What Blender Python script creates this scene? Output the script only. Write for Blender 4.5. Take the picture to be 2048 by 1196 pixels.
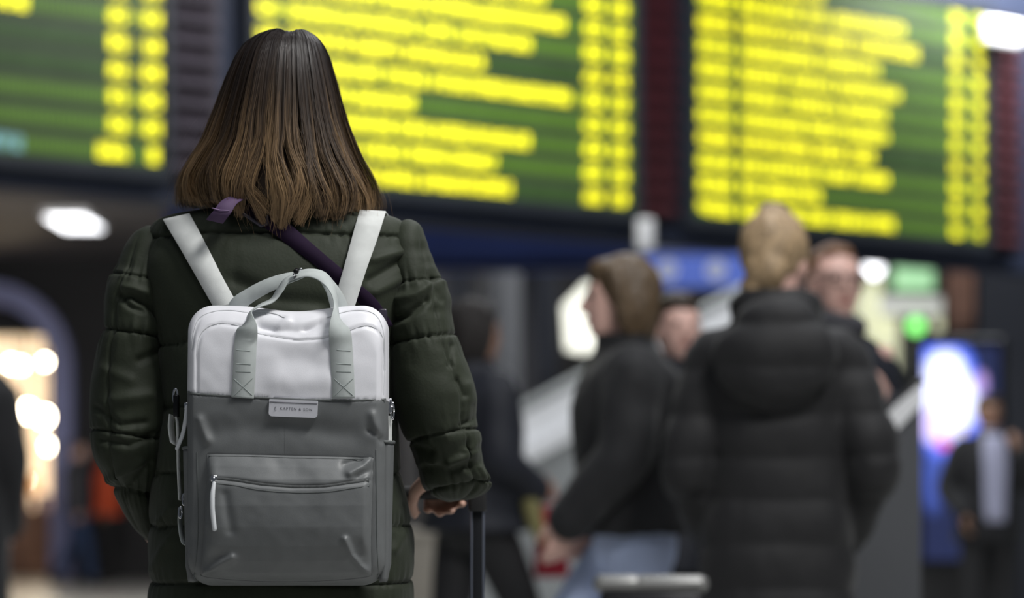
import bpy, bmesh, math, random
import numpy as np
from mathutils import Vector, Matrix
from mathutils.bvhtree import BVHTree

for o in list(bpy.data.objects):
    bpy.data.objects.remove(o, do_unlink=True)
SC = bpy.context.scene
COL = SC.collection
PI = math.pi
random.seed(7)
RNG = np.random.default_rng(11)

# ------------------------------------------------------------------ camera
F = 2048 * 85.0 / 36.0            # focal length in photo pixels
HZ = 1000.0                       # horizon row
CAMZ = 1.0
cd = bpy.data.cameras.new('camera')
cam = bpy.data.objects.new('camera', cd)
COL.objects.link(cam)
cam.location = (0, 0, CAMZ)
cam.rotation_euler = (PI / 2, 0, 0)
cd.lens = 85
cd.sensor_width = 36
cd.sensor_fit = 'HORIZONTAL'
cd.shift_y = (HZ - 598.0) / 2048.0
cd.clip_end = 200
cd.dof.use_dof = True
cd.dof.focus_distance = 3.42
cd.dof.aperture_fstop = 2.3
SC.camera = cam

# ------------------------------------------------------------------ world, lamps, exposure
SC.view_settings.view_transform = 'Standard'
SC.view_settings.look = 'None'
SC.view_settings.exposure = 0.0
SC.view_settings.gamma = 1.0
SC.view_settings.use_curve_mapping = False
W = bpy.data.worlds.new('hall')
SC.world = W
W.use_nodes = True
W.node_tree.nodes['Background'].inputs[0].default_value = (0.75, 0.85, 1.0, 1)
W.node_tree.nodes['Background'].inputs[1].default_value = 0.07


def area(name, loc, target, size, power, color=(1, 1, 1), sy=None):
    l = bpy.data.lights.new(name, 'AREA')
    l.energy = power
    l.color = color
    l.size = size
    if sy:
        l.shape = 'RECTANGLE'
        l.size_y = sy
    o = bpy.data.objects.new(name, l)
    COL.objects.link(o)
    o.location = loc
    d = Vector(target) - Vector(loc)
    o.rotation_euler = d.to_track_quat('-Z', 'Y').to_euler()
    return o


area('ceiling_lamp_key', (1.9, 2.3, 5.0), (-0.3, 3.5, 1.2), 1.6, 215, (1.0, 0.99, 0.97), 0.8)
area('ceiling_lamp_near', (-0.2, 1.6, 5.2), (-0.3, 3.4, 1.2), 1.6, 38, (0.95, 0.97, 1.0))
area('ceiling_lamp_mid', (1.4, 7.0, 5.4), (1.0, 7.4, 1.0), 2.2, 110, (0.97, 0.98, 1.0))
area('ceiling_lamp_far', (0.5, 13.0, 5.6), (0.6, 14.0, 1.0), 3.0, 260, (0.95, 0.97, 1.0))
area('ceiling_lamp_left', (-3.4, 22.0, 3.8), (-4.5, 26.0, 0.0), 3.0, 230, (1.0, 0.96, 0.9))
area('slate_wall_fill', (4.2, 17.5, 5.6), (4.6, 21.0, 1.5), 2.0, 320, (0.92, 0.95, 1.0))  # fill light added to lift the dark slate wall, not a known lamp


# ------------------------------------------------------------------ pixel helpers
def P(px, py, Y):
    return Vector(((px - 1024.0) / F * Y, Y, CAMZ + (HZ - py) / F * Y))


def pxof(v):
    v = np.asarray(v, float)
    y = v[..., 1]
    return np.stack([1024 + v[..., 0] / y * F, HZ - (v[..., 2] - CAMZ) / y * F], -1)


def ray(px, py):
    return Vector((0, 0, CAMZ)), Vector(((px - 1024.0) / F, 1.0, (HZ - py) / F)).normalized()


def cast(bvh, px, py, off=0.0, fallback=None):
    o, d = ray(px, py)
    h = bvh.ray_cast(o, d)
    if h[0] is None:
        if fallback is None:
            return None
        return P(px, py, fallback)
    return h[0] - d * off


# ------------------------------------------------------------------ noise (value noise, vectorised)
def vnoise(p, scale=1.0, seed=0):
    p = np.asarray(p, float) * scale + seed * 17.31
    i = np.floor(p).astype(np.int64)
    f = p - i
    f = f * f * (3 - 2 * f)

    def h(a, b, c):
        n = (a * 374761393 + b * 668265263 + c * 2147483647 + seed * 974711) & 0x7fffffff
        n = ((n ^ (n >> 13)) * 1274126177) & 0x7fffffff
        n = (n ^ (n >> 16)) & 0xffff
        return n / 32767.5 - 1.0
    x, y, z = i[..., 0], i[..., 1], i[..., 2]
    r = 0
    for dx in (0, 1):
        for dy in (0, 1):
            for dz in (0, 1):
                w = (f[..., 0] if dx else 1 - f[..., 0]) * (f[..., 1] if dy else 1 - f[..., 1]) * (f[..., 2] if dz else 1 - f[..., 2])
                r = r + w * h(x + dx, y + dy, z + dz)
    return r


def fbm(p, scale, seed=0, octv=3):
    r, a = 0, 1.0
    for k in range(octv):
        r = r + a * vnoise(p, scale * 2 ** k, seed + k)
        a *= 0.5
    return r


# ------------------------------------------------------------------ materials
def mat(name, color, rough=0.6, metal=0.0, emit=None, es=0.0, noise=None, bump=None, sheen=0.0, spec=0.5, trans=0.0, coat=0.0):
    """noise=(scale, amount, distortion) colour grain; bump=(scale, strength, detail)"""
    m = bpy.data.materials.new(name)
    m.use_nodes = True
    nt = m.node_tree
    b = nt.nodes['Principled BSDF']
    b.inputs['Base Color'].default_value = (*color, 1)
    b.inputs['Roughness'].default_value = rough
    b.inputs['Metallic'].default_value = metal
    b.inputs['Specular IOR Level'].default_value = spec
    b.inputs['Sheen Weight'].default_value = sheen
    b.inputs['Transmission Weight'].default_value = trans
    b.inputs['Coat Weight'].default_value = coat
    if emit:
        b.inputs['Emission Color'].default_value = (*emit, 1)
        b.inputs['Emission Strength'].default_value = es
    tc = nt.nodes.new('ShaderNodeTexCoord')
    if noise:
        n = nt.nodes.new('ShaderNodeTexNoise')
        n.inputs['Scale'].default_value = noise[0]
        n.inputs['Detail'].default_value = 4
        nt.links.new(tc.outputs['Object'], n.inputs['Vector'])
        r = nt.nodes.new('ShaderNodeMapRange')
        r.inputs['From Min'].default_value = 0.3
        r.inputs['From Max'].default_value = 0.7
        r.inputs['To Min'].default_value = 1 - noise[1]
        r.inputs['To Max'].default_value = 1 + noise[1]
        nt.links.new(n.outputs['Fac'], r.inputs['Value'])
        mx = nt.nodes.new('ShaderNodeMix')
        mx.data_type = 'RGBA'
        mx.blend_type = 'MULTIPLY'
        mx.inputs['Factor'].default_value = 1
        mx.inputs['A'].default_value = (*color, 1)
        nt.links.new(r.outputs['Result'], mx.inputs['B'])
        nt.links.new(mx.outputs['Result'], b.inputs['Base Color'])
    if bump:
        n = nt.nodes.new('ShaderNodeTexNoise')
        n.inputs['Scale'].default_value = bump[0]
        n.inputs['Detail'].default_value = bump[2] if len(bump) > 2 else 3
        nt.links.new(tc.outputs['Object'], n.inputs['Vector'])
        bp = nt.nodes.new('ShaderNodeBump')
        bp.inputs['Strength'].default_value = bump[1]
        bp.inputs['Distance'].default_value = 0.01
        nt.links.new(n.outputs['Fac'], bp.inputs['Height'])
        nt.links.new(bp.outputs['Normal'], b.inputs['Normal'])
    return m


def weave(m, scale, strength, rot=0.0):
    """twill relief on webbing"""
    nt = m.node_tree
    b = nt.nodes['Principled BSDF']
    tc = nt.nodes.new('ShaderNodeTexCoord')
    mp = nt.nodes.new('ShaderNodeMapping')
    mp.inputs['Rotation'].default_value = (0, rot, 0)
    w = nt.nodes.new('ShaderNodeTexWave')
    w.bands_direction = 'Z'
    w.inputs['Scale'].default_value = scale
    w.inputs['Distortion'].default_value = 0.3
    nt.links.new(tc.outputs['Object'], mp.inputs['Vector'])
    nt.links.new(mp.outputs['Vector'], w.inputs['Vector'])
    bp = nt.nodes.new('ShaderNodeBump')
    bp.inputs['Strength'].default_value = strength
    bp.inputs['Distance'].default_value = 0.002
    nt.links.new(w.outputs['Fac'], bp.inputs['Height'])
    nt.links.new(bp.outputs['Normal'], b.inputs['Normal'])
    return m


M = {}
M['jacket'] = mat('olive_nylon', (0.022, 0.028, 0.016), 0.68, noise=(9, 0.12), bump=(240, 0.06), sheen=0.05, spec=0.28)
M['jacket_thread'] = mat('olive_thread', (0.016, 0.018, 0.014), 0.8, noise=(40, 0.2))
M['vinyl_white'] = mat('white_vinyl', (0.77, 0.77, 0.81), 0.42, noise=(30, 0.03), bump=(900, 0.05))
M['vinyl_grey'] = mat('grey_vinyl', (0.138, 0.145, 0.147), 0.5, noise=(30, 0.06), bump=(900, 0.06))
M['vinyl_piping'] = mat('piping_vinyl', (0.52, 0.53, 0.55), 0.45, noise=(30, 0.05))
M['grey_piping'] = mat('grey_piping', (0.11, 0.12, 0.118), 0.5, noise=(30, 0.05))
M['webbing'] = weave(mat('sage_webbing', (0.45, 0.485, 0.475), 0.75, noise=(60, 0.06)), 420, 0.25, 0.0)
M['webbing_stitch'] = mat('sage_stitch', (0.33, 0.37, 0.36), 0.8, noise=(60, 0.1))
M['strap_white'] = weave(mat('white_webbing', (0.78, 0.80, 0.78), 0.65, noise=(60, 0.05)), 330, 0.5, 0.5)
M['patch'] = mat('patch_vinyl', (0.66, 0.66, 0.71), 0.4, noise=(40, 0.03))
M['ink'] = mat('grey_ink', (0.10, 0.10, 0.12), 0.6, noise=(40, 0.1))
M['chrome'] = mat('chrome', (0.85, 0.85, 0.87), 0.12, 1.0, noise=(20, 0.03))
M['black_metal'] = mat('black_metal', (0.03, 0.03, 0.032), 0.3, 0.8, noise=(20, 0.1))
M['cord'] = mat('pale_cord', (0.62, 0.64, 0.66), 0.6, noise=(50, 0.05))
M['zip'] = mat('zip_tape', (0.07, 0.075, 0.075), 0.6, noise=(200, 0.3))
M['purple'] = weave(mat('purple_webbing', (0.075, 0.040, 0.10), 0.7, noise=(50, 0.08)), 400, 0.3, 0.4)
M['purple_dark'] = weave(mat('aubergine_webbing', (0.017, 0.008, 0.025), 0.8, noise=(50, 0.08), spec=0.15), 400, 0.2, 0.4)
M['purple_thread'] = mat('lilac_thread', (0.30, 0.20, 0.36), 0.7, noise=(80, 0.1))
M['buckle'] = mat('buckle_plastic', (0.035, 0.03, 0.045), 0.3, noise=(30, 0.1))
M['skin'] = mat('skin', (0.55, 0.33, 0.25), 0.5, noise=(18, 0.08), bump=(300, 0.05))
M['skin_pale'] = mat('pale_skin', (0.72, 0.45, 0.38), 0.5, noise=(14, 0.08))
M['skin_tan_and_shade'] = mat('tan_and_shaded_skin', (0.34, 0.19, 0.13), 0.5, noise=(14, 0.08))  # tan faces, and the suit man's face darkened for shade
M['lips'] = mat('lips', (0.35, 0.12, 0.10), 0.45, noise=(30, 0.1))
M['eye'] = mat('eye', (0.03, 0.025, 0.02), 0.15, noise=(90, 0.2))
M['black_cloth'] = mat('black_cloth', (0.007, 0.0075, 0.0095), 0.8, noise=(10, 0.15), bump=(80, 0.2), sheen=0.1)
M['black_puffer'] = mat('black_puffer', (0.0065, 0.0065, 0.008), 0.72, noise=(10, 0.12), bump=(60, 0.15), sheen=0.1)
M['navy_cloth'] = mat('navy_cloth', (0.009, 0.011, 0.019), 0.7, noise=(10, 0.15), bump=(80, 0.2))
M['grey_cloth'] = mat('grey_cloth', (0.055, 0.055, 0.065), 0.7, noise=(10, 0.15), bump=(80, 0.2))
M['black_trouser'] = mat('black_trousers', (0.014, 0.014, 0.016), 0.7, noise=(12, 0.15), bump=(90, 0.2))
M['jeans_light'] = mat('light_jeans', (0.55, 0.65, 0.92), 0.8, noise=(14, 0.15), bump=(200, 0.2))
M['jeans_dark'] = mat('dark_jeans', (0.03, 0.055, 0.13), 0.8, noise=(14, 0.2), bump=(200, 0.2))
M['shirt_white'] = mat('white_shirt', (0.45, 0.46, 0.62), 0.7, noise=(20, 0.05), bump=(40, 0.2))
M['orange_cloth'] = mat('orange_cloth', (0.75, 0.10, 0.03), 0.6, noise=(12, 0.12), bump=(60, 0.2))
M['shoe'] = mat('black_leather', (0.012, 0.012, 0.013), 0.35, noise=(20, 0.1))
M['hair_brown'] = mat('brown_hair', (0.105, 0.068, 0.036), 0.45, noise=(60, 0.35), bump=(140, 0.4))
M['hair_dark'] = mat('dark_brown_hair', (0.035, 0.022, 0.014), 0.45, noise=(60, 0.35), bump=(140, 0.4))
M['hair_black'] = mat('black_hair', (0.010, 0.007, 0.006), 0.7, noise=(60, 0.35), bump=(140, 0.4))
M['hair_blond'] = mat('blond_hair', (0.40, 0.28, 0.16), 0.5, noise=(55, 0.4), bump=(130, 0.5))
M['hair_red'] = mat('ginger_hair', (0.20, 0.10, 0.05), 0.5, noise=(60, 0.3), bump=(140, 0.4))
M['glasses'] = mat('glasses_frame', (0.05, 0.03, 0.03), 0.3, noise=(40, 0.1))
M['floor'] = mat('stone_floor', (0.50, 0.50, 0.48), 0.35, noise=(1.3, 0.12), bump=(8, 0.05))
M['dark_wall'] = mat('charcoal_wall', (0.020, 0.020, 0.023), 0.7, noise=(1.5, 0.2), bump=(12, 0.1))
M['grey_wall'] = mat('grey_wall', (0.055, 0.055, 0.06), 0.7, noise=(1.5, 0.15), bump=(12, 0.1))
M['pillar'] = mat('pale_pillar', (0.62, 0.62, 0.63), 0.6, noise=(2, 0.1), bump=(12, 0.1))
M['slate'] = mat('slate_panel', (0.085, 0.09, 0.11), 0.6, noise=(2, 0.1), bump=(12, 0.1))
M['soffit'] = mat('soffit_paint', (0.16, 0.15, 0.155), 0.7, noise=(1.2, 0.1), bump=(12, 0.1))
M['navy_paint'] = mat('navy_paint', (0.020, 0.027, 0.052), 0.5, noise=(2, 0.1), bump=(12, 0.1))
M['blue_paint'] = mat('blue_paint', (0.085, 0.135, 0.46), 0.5, noise=(2, 0.1), bump=(12, 0.1))
M['blue_sign'] = mat('blue_sign', (0.09, 0.15, 0.55), 0.4, emit=(0.09, 0.14, 0.45), es=0.8, noise=(2, 0.1))
M['sign_white'] = mat('sign_white', (0.8, 0.82, 0.9), 0.4, emit=(0.7, 0.75, 1.0), es=0.25, noise=(2, 0.05))
M['plum_slat'] = mat('plum_slat', (0.035, 0.026, 0.038), 0.5, noise=(3, 0.2))
M['red_slat'] = mat('red_slat', (0.055, 0.008, 0.012), 0.5, noise=(3, 0.2))
M['red_back'] = mat('red_back', (0.02, 0.010, 0.015), 0.6, noise=(3, 0.2))
M['board_frame'] = mat('board_frame', (0.022, 0.026, 0.034), 0.4, noise=(3, 0.1))
M['board_face'] = mat('board_face', (0.045, 0.055, 0.035), 0.35, emit=(0.030, 0.038, 0.022), es=0.5, noise=(6, 0.1))
M['row_dim'] = mat('row_dim', (0.04, 0.07, 0.02), 0.4, emit=(0.030, 0.070, 0.010), es=0.5, noise=(8, 0.2))
M['row_dark'] = mat('row_dark', (0.03, 0.06, 0.02), 0.4, emit=(0.02, 0.045, 0.012), es=0.5, noise=(8, 0.2))
M['glyph'] = mat('lit_characters', (0.6, 0.55, 0.02), 0.5, emit=(1.0, 0.91, 0.012), es=1.9, noise=(4, 0.05))
M['glyph_dim'] = mat('dim_characters', (0.1, 0.2, 0.02), 0.5, emit=(0.11, 0.22, 0.012), es=0.45, noise=(4, 0.05))
M['glyph_teal'] = mat('teal_characters', (0.2, 0.4, 0.45), 0.5, emit=(0.10, 0.20, 0.22), es=1.0, noise=(4, 0.05))
M['lamp'] = mat('lamp_diffuser', (0.9, 0.9, 0.9), 0.5, emit=(0.95, 0.96, 1.0), es=4.5, noise=(4, 0.02))
M['lamp_warm'] = mat('warm_bulb', (0.9, 0.8, 0.6), 0.5, emit=(1.0, 0.86, 0.62), es=42.0, noise=(4, 0.02))
M['glowing_shop_wall'] = mat('glowing_shop_wall', (0.75, 0.55, 0.36), 0.7, emit=(1.0, 0.78, 0.52), es=1.15, noise=(2, 0.15))  # emission on the wall stands in for the warm shop lighting
M['shop_low'] = mat('shop_counter', (0.20, 0.12, 0.09), 0.6, noise=(4, 0.3))
M['goods_a'] = mat('amber_goods', (0.75, 0.33, 0.08), 0.5, emit=(0.9, 0.42, 0.12), es=0.35, noise=(8, 0.3))
M['goods_b'] = mat('lilac_goods', (0.35, 0.28, 0.42), 0.5, noise=(8, 0.3))
M['goods_c'] = mat('rose_goods', (0.5, 0.28, 0.24), 0.5, noise=(8, 0.3))
M['arch'] = mat('lavender_plaster', (0.36, 0.38, 0.66), 0.6, noise=(3, 0.1), bump=(20, 0.1))
M['light_opening'] = mat('daylit_glass', (0.9, 0.9, 0.85), 0.5, emit=(1.0, 1.0, 0.86), es=1.5, noise=(2, 0.05))
M['cream_lit'] = mat('cream_lit_panel', (0.8, 0.8, 0.6), 0.5, emit=(0.85, 0.86, 0.58), es=0.75, noise=(2, 0.08))
M['white_lit'] = mat('white_lit_panel', (0.8, 0.8, 0.78), 0.5, emit=(0.85, 0.86, 0.80), es=0.65, noise=(2, 0.05))
M['green_lit'] = mat('green_lit_panel', (0.5, 0.8, 0.5), 0.5, emit=(0.50, 0.92, 0.50), es=0.8, noise=(2, 0.05))
M['green_lamp'] = mat('green_lamp', (0.3, 0.9, 0.3), 0.5, emit=(0.28, 1.0, 0.22), es=2.2, noise=(2, 0.05))
M['steel_light'] = mat('brushed_steel', (0.80, 0.81, 0.83), 0.5, 0.0, noise=(3, 0.06))
M['steel_white'] = mat('white_skirting', (0.75, 0.76, 0.78), 0.5, noise=(3, 0.05))
M['steel_mid'] = mat('grey_cladding', (0.27, 0.285, 0.29), 0.55, noise=(1.5, 0.12))
M['cladding_dark'] = mat('dark_cladding', (0.075, 0.079, 0.088), 0.55, noise=(2, 0.08))
M['rubber'] = mat('black_rubber', (0.015, 0.015, 0.016), 0.5, noise=(10, 0.1))
M['beige'] = mat('beige_stone', (0.30, 0.275, 0.235), 0.7, noise=(5, 0.1), bump=(30, 0.1))
M['pole_dark'] = mat('anodised_pole', (0.035, 0.037, 0.042), 0.35, 0.6, noise=(10, 0.1))
M['pole_edge'] = mat('bright_pole_edge', (0.35, 0.38, 0.46), 0.3, 0.9, noise=(10, 0.05))
M['suitcase'] = mat('charcoal_shell', (0.03, 0.03, 0.035), 0.4, noise=(10, 0.1), bump=(60, 0.1))
M['pad'] = mat('silver_pad', (0.24, 0.24, 0.235), 0.3, 0.3, noise=(10, 0.1))
M['yellow_item'] = mat('yellow_scarf', (0.22, 0.20, 0.08), 0.7, noise=(12, 0.15))
M['red_item'] = mat('red_bag', (0.28, 0.005, 0.02), 0.6, noise=(12, 0.1))
M['blue_item'] = mat('lit_blue_patch', (0.02, 0.13, 0.32), 0.5, noise=(12, 0.1))
M['screen_dark'] = mat('totem_frame', (0.006, 0.006, 0.007), 0.25, noise=(10, 0.1))


# ------------------------------------------------------------------ objects
ORG = {}


def newobj(name, me, parent=None, org=None):
    o = bpy.data.objects.new(name, me)
    COL.objects.link(o)
    if parent is not None:
        o.parent = parent
        ORG[o] = ORG[parent]
    else:
        ORG[o] = Vector(org) if org is not None else Vector((0, 0, 0))
        o.location = ORG[o]
    return o


def tag(o, label, cat=None, group=None, kind=None):
    o['label'] = label
    if cat:
        o['category'] = cat
    if group:
        o['group'] = group
    if kind:
        o['kind'] = kind
    return o


def thing(name, label, cat, base, group=None):
    o = bpy.data.objects.new(name, None)
    COL.objects.link(o)
    o.empty_display_size = 0.1
    o.location = base
    ORG[o] = Vector(base)
    return tag(o, label, cat, group)


def obj(name, vf, m, parent=None, smooth=True, sharp=None, org=None):
    v, f = vf
    v = np.asarray(v, float).reshape(-1, 3)
    if parent is None and org is None:
        org = ((v[:, 0].min() + v[:, 0].max()) / 2, (v[:, 1].min() + v[:, 1].max()) / 2, v[:, 2].min())
    o0 = ORG[parent] if parent is not None else Vector(org)
    me = bpy.data.meshes.new(name)
    me.from_pydata((v - np.array(o0)).tolist(), [], [list(map(int, q)) for q in f])
    me.materials.append(M[m] if isinstance(m, str) else m)
    if smooth:
        me.shade_smooth()
        if sharp:
            me.set_sharp_from_angle(angle=math.radians(sharp))
    me.validate()
    return newobj(name, me, parent, org)


def struct(name, vf, m, smooth=False, label=None, **k):
    o = obj(name, vf, m, smooth=smooth, **k)
    o['kind'] = 'structure'
    if label:
        o['label'] = label
    return o


def merge(*parts):
    V, Fc, n = [], [], 0
    for v, f in parts:
        v = np.asarray(v, float).reshape(-1, 3)
        V.append(v)
        Fc += [[i + n for i in q] for q in f]
        n += len(v)
    return np.concatenate(V), Fc


def box(x0, x1, y0, y1, z0, z1):
    v = [(x, y, z) for z in (z0, z1) for y in (y0, y1) for x in (x0, x1)]
    f = [(0, 2, 3, 1), (4, 5, 7, 6), (0, 1, 5, 4), (2, 6, 7, 3), (0, 4, 6, 2), (1, 3, 7, 5)]
    return v, f


def rbox(c, h, r=0.006, seg=3, R=None):
    """bevelled box, centre c, half sizes h"""
    bm = bmesh.new()
    bmesh.ops.create_cube(bm, size=1)
    for v in bm.verts:
        v.co = Vector((v.co.x * 2 * h[0], v.co.y * 2 * h[1], v.co.z * 2 * h[2]))
    bmesh.ops.bevel(bm, geom=bm.edges[:], offset=min(r, 0.98 * min(h)), segments=seg, profile=0.5, affect='EDGES')
    bm.verts.index_update()
    v = np.array([x.co[:] for x in bm.verts])
    f = [[q.index for q in p.verts] for p in bm.faces]
    bm.free()
    if R is not None:
        v = v @ np.array(R).T
    return v + np.array(c), f


def grid_faces(nr, nc, closed=True, flip=False):
    f = []
    for i in range(nr - 1):
        for j in range(nc if closed else nc - 1):
            a, b = i * nc + j, i * nc + (j + 1) % nc
            q = (a, b, b + nc, a + nc)
            f.append(q[::-1] if flip else q)
    return f


def loft(rings, caps=True):
    """rings: (n, m, 3) closed rings"""
    rings = np.asarray(rings, float)
    n, m = rings.shape[:2]
    f = grid_faces(n, m)
    v = rings.reshape(-1, 3)
    if caps:
        c0, c1 = rings[0].mean(0), rings[-1].mean(0)
        v = np.vstack([v, c0, c1])
        k = n * m
        for j in range(m):
            f.append((k, (j + 1) % m, j))
            f.append((k + 1, (n - 1) * m + j, (n - 1) * m + (j + 1) % m))
    return v, f


def frames(p, up=None):
    p = np.asarray(p, float)
    t = np.gradient(p, axis=0)
    t /= np.linalg.norm(t, axis=1)[:, None] + 1e-12
    u = np.array(up if up is not None else ((0, 0, 1) if abs(t[0][2]) < 0.9 else (0, 1, 0)), float)
    A, B = [], []
    for k in range(len(p)):
        a = u - t[k] * (u @ t[k])
        if np.linalg.norm(a) < 1e-5:
            a = np.array((1.0, 0, 0)) - t[k] * t[k][0]
        a /= np.linalg.norm(a)
        b = np.cross(t[k], a)
        A.append(a)
        B.append(b)
        u = a
    return t, np.array(A), np.array(B)


def crom(p, n):
    """Catmull-Rom resample of (k,d) points to n samples"""
    p = np.asarray(p, float)
    k = len(p)
    if k == 2:
        return p[0] + (p[1] - p[0]) * np.linspace(0, 1, n)[:, None]
    q = np.vstack([2 * p[0] - p[1], p, 2 * p[-1] - p[-2]])
    u = np.linspace(0, k - 1 - 1e-9, n)
    i = np.floor(u).astype(int)
    t = (u - i)[:, None]
    a, b, c, d = q[i], q[i + 1], q[i + 2], q[i + 3]
    return 0.5 * (2 * b + (c - a) * t + (2 * a - 5 * b + 4 * c - d) * t ** 2 + (3 * b - a - 3 * c + d) * t ** 3)


def tube(pts, rad, seg=10, up=None, n=None, flat=1.0, round_ends=True):
    """swept tube; rad scalar or list; flat scales the 'up' axis"""
    pts = np.array([list(q) for q in pts], float)
    rad = np.broadcast_to(np.asarray(rad, float), (len(pts),)) if np.ndim(rad) == 0 else np.asarray(rad, float)
    if n:
        pr = crom(np.hstack([pts, rad[:, None]]), n)
        pts, rad = pr[:, :3], pr[:, 3]
    if round_ends:
        d0 = pts[0] - pts[1]
        d0 /= np.linalg.norm(d0)
        d1 = pts[-1] - pts[-2]
        d1 /= np.linalg.norm(d1)
        pre = [(pts[0] + d0 * rad[0] * s, rad[0] * c) for s, c in ((0.95, 0.3), (0.8, 0.6), (0.45, 0.9))]
        post = [(pts[-1] + d1 * rad[-1] * s, rad[-1] * c) for s, c in ((0.45, 0.9), (0.8, 0.6), (0.95, 0.3))]
        rad = np.array([r for _, r in pre] + list(rad) + [r for _, r in post])
        pts = np.array([q for q, _ in pre] + list(pts) + [q for q, _ in post])
    t, A, B = frames(pts, up)
    th = np.linspace(0, 2 * PI, seg, endpoint=False)
    rings = pts[:, None, :] + rad[:, None, None] * (A[:, None, :] * (flat * np.cos(th))[None, :, None] + B[:, None, :] * np.sin(th)[None, :, None])
    return loft(rings)


def ellip(c, r, nu=20, nv=14, R=None):
    th = np.linspace(0, 2 * PI, nu, endpoint=False)
    ph = np.linspace(0.06, PI - 0.06, nv)
    rings = np.stack([np.stack([np.sin(p) * np.cos(th), np.sin(p) * np.sin(th), np.full(nu, -np.cos(p))], -1) for p in ph])
    rings = rings * np.array(r)
    if R is not None:
        rings = rings @ np.array(R).T
    return loft(rings + np.array(c))


def sloft(secs, seg=40, n=None):
    """secs rows: cx, cy, z, half width, half depth, exponent -> vertical superellipse loft"""
    s = np.asarray(secs, float)
    if n:
        s = crom(s, n)
    th = np.linspace(0, 2 * PI, seg, endpoint=False)
    c, d = np.cos(th), np.sin(th)
    e = 2.0 / s[:, 5][:, None]
    x = s[:, 0][:, None] + s[:, 3][:, None] * np.sign(c) * np.abs(c) ** e
    y = s[:, 1][:, None] + s[:, 4][:, None] * np.sign(d) * np.abs(d) ** e
    z = np.broadcast_to(s[:, 2][:, None], x.shape)
    return loft(np.stack([x, y, z], -1))


def strip(cen, wid, nor, hw, th):
    """webbing: rectangular section swept along cen; wid / nor unit vectors per point, hw half widths, th thickness"""
    cen, wid, nor = np.asarray(cen, float), np.asarray(wid, float), np.asarray(nor, float)
    hw = np.broadcast_to(np.asarray(hw, float), (len(cen),))[:, None]
    k = 0.25 * th
    rings = np.stack([cen - wid * hw, cen - wid * (hw - k) + nor * th * 0.5, cen + wid * (hw - k) + nor * th * 0.5,
                      cen + wid * hw, cen + wid * (hw - k) - nor * th * 0.5, cen - wid * (hw - k) - nor * th * 0.5], 1)
    return loft(rings)


def extrude_poly(pts, axis, a, b):
    """polygon pts (2-tuples) extruded along axis: 'y' -> pts are (x,z)"""
    n = len(pts)
    if axis == 'y':
        v = [(x, a, z) for x, z in pts] + [(x, b, z) for x, z in pts]
    elif axis == 'x':
        v = [(a, y, z) for y, z in pts] + [(b, y, z) for y, z in pts]
    else:
        v = [(x, y, a) for x, y in pts] + [(x, y, b) for x, y in pts]
    f = [tuple(range(n)), tuple(range(2 * n - 1, n - 1, -1))] + [(i, i + n, (i + 1) % n + n, (i + 1) % n) for i in range(n)]
    return v, f


def fused(parts, voxel, smooth=4):
    """one continuous surface from overlapping volumes"""
    v, f = merge(*parts)
    me = bpy.data.meshes.new('tmp')
    me.from_pydata(v.tolist(), [], [list(map(int, q)) for q in f])
    bm = bmesh.new()
    bm.from_mesh(me)
    bmesh.ops.recalc_face_normals(bm, faces=bm.faces[:])
    bm.to_mesh(me)
    bm.free()
    o = bpy.data.objects.new('tmp', me)
    COL.objects.link(o)
    r = o.modifiers.new('r', 'REMESH')
    r.mode = 'VOXEL'
    r.voxel_size = voxel
    if smooth:
        s = o.modifiers.new('s', 'SMOOTH')
        s.factor = 0.5
        s.iterations = smooth
    dg = bpy.context.evaluated_depsgraph_get()
    e = o.evaluated_get(dg)
    m2 = e.to_mesh()
    nv = len(m2.vertices)
    co = np.empty(nv * 3)
    m2.vertices.foreach_get('co', co)
    fc = [tuple(p.vertices) for p in m2.polygons]
    e.to_mesh_clear()
    bpy.data.objects.remove(o, do_unlink=True)
    bpy.data.meshes.remove(me)
    return co.reshape(-1, 3), fc


def normals_of(v, f):
    me = bpy.data.meshes.new('tmp')
    me.from_pydata(np.asarray(v).tolist(), [], [list(map(int, q)) for q in f])
    me.update()
    n = np.array([x.vector[:] for x in me.vertex_normals])
    c = np.asarray(v) - np.asarray(v).mean(0)
    if np.sum(n * c) < 0:
        n = -n
    bpy.data.meshes.remove(me)
    return n


def seg_dist(p, poly):
    """distance of 2-D points to a polyline"""
    p = np.asarray(p, float)
    best = np.full(p.shape[0], 1e9)
    for a, b in zip(poly[:-1], poly[1:]):
        a, b = np.array(a, float), np.array(b, float)
        ab = b - a
        t = np.clip(((p - a) @ ab) / (ab @ ab + 1e-9), 0, 1)
        best = np.minimum(best, np.linalg.norm(p - (a + t[:, None] * ab), axis=1))
    return best


def side_dist(p, poly):
    """signed vertical offset (pixels) of points below a left-to-right polyline, nan outside"""
    poly = np.array(poly, float)
    return p[:, 1] - np.interp(p[:, 0], poly[:, 0], poly[:, 1])

# =================================================================== SETTING
struct('floor', box(-14, 14, -2, 46, -0.1, 0), 'floor', label='pale stone floor of the station hall')
struct('wall_far', box(-12, 13, 40, 40.3, 0, 8), 'dark_wall', label='dark far wall of the hall')
SOFZ = 4.0
struct('ceiling', box(-12, -1.2, 20.5, 30.0, SOFZ, SOFZ + 0.25), 'soffit', label='grey soffit over the passage beside the shop')


# ---- arched shop front, 30 m away
def arch_pts(cx, r, zs, z0, n=24):
    return [(cx + r * math.cos(a), zs + r * math.sin(a)) for a in np.linspace(0, PI, n)]


AY = 30.0
ACX, AZS = P(-22, 735, AY).x, P(-22, 735, AY).z
AR_O, AR_I = 170 / F * AY, 128 / F * AY
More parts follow.
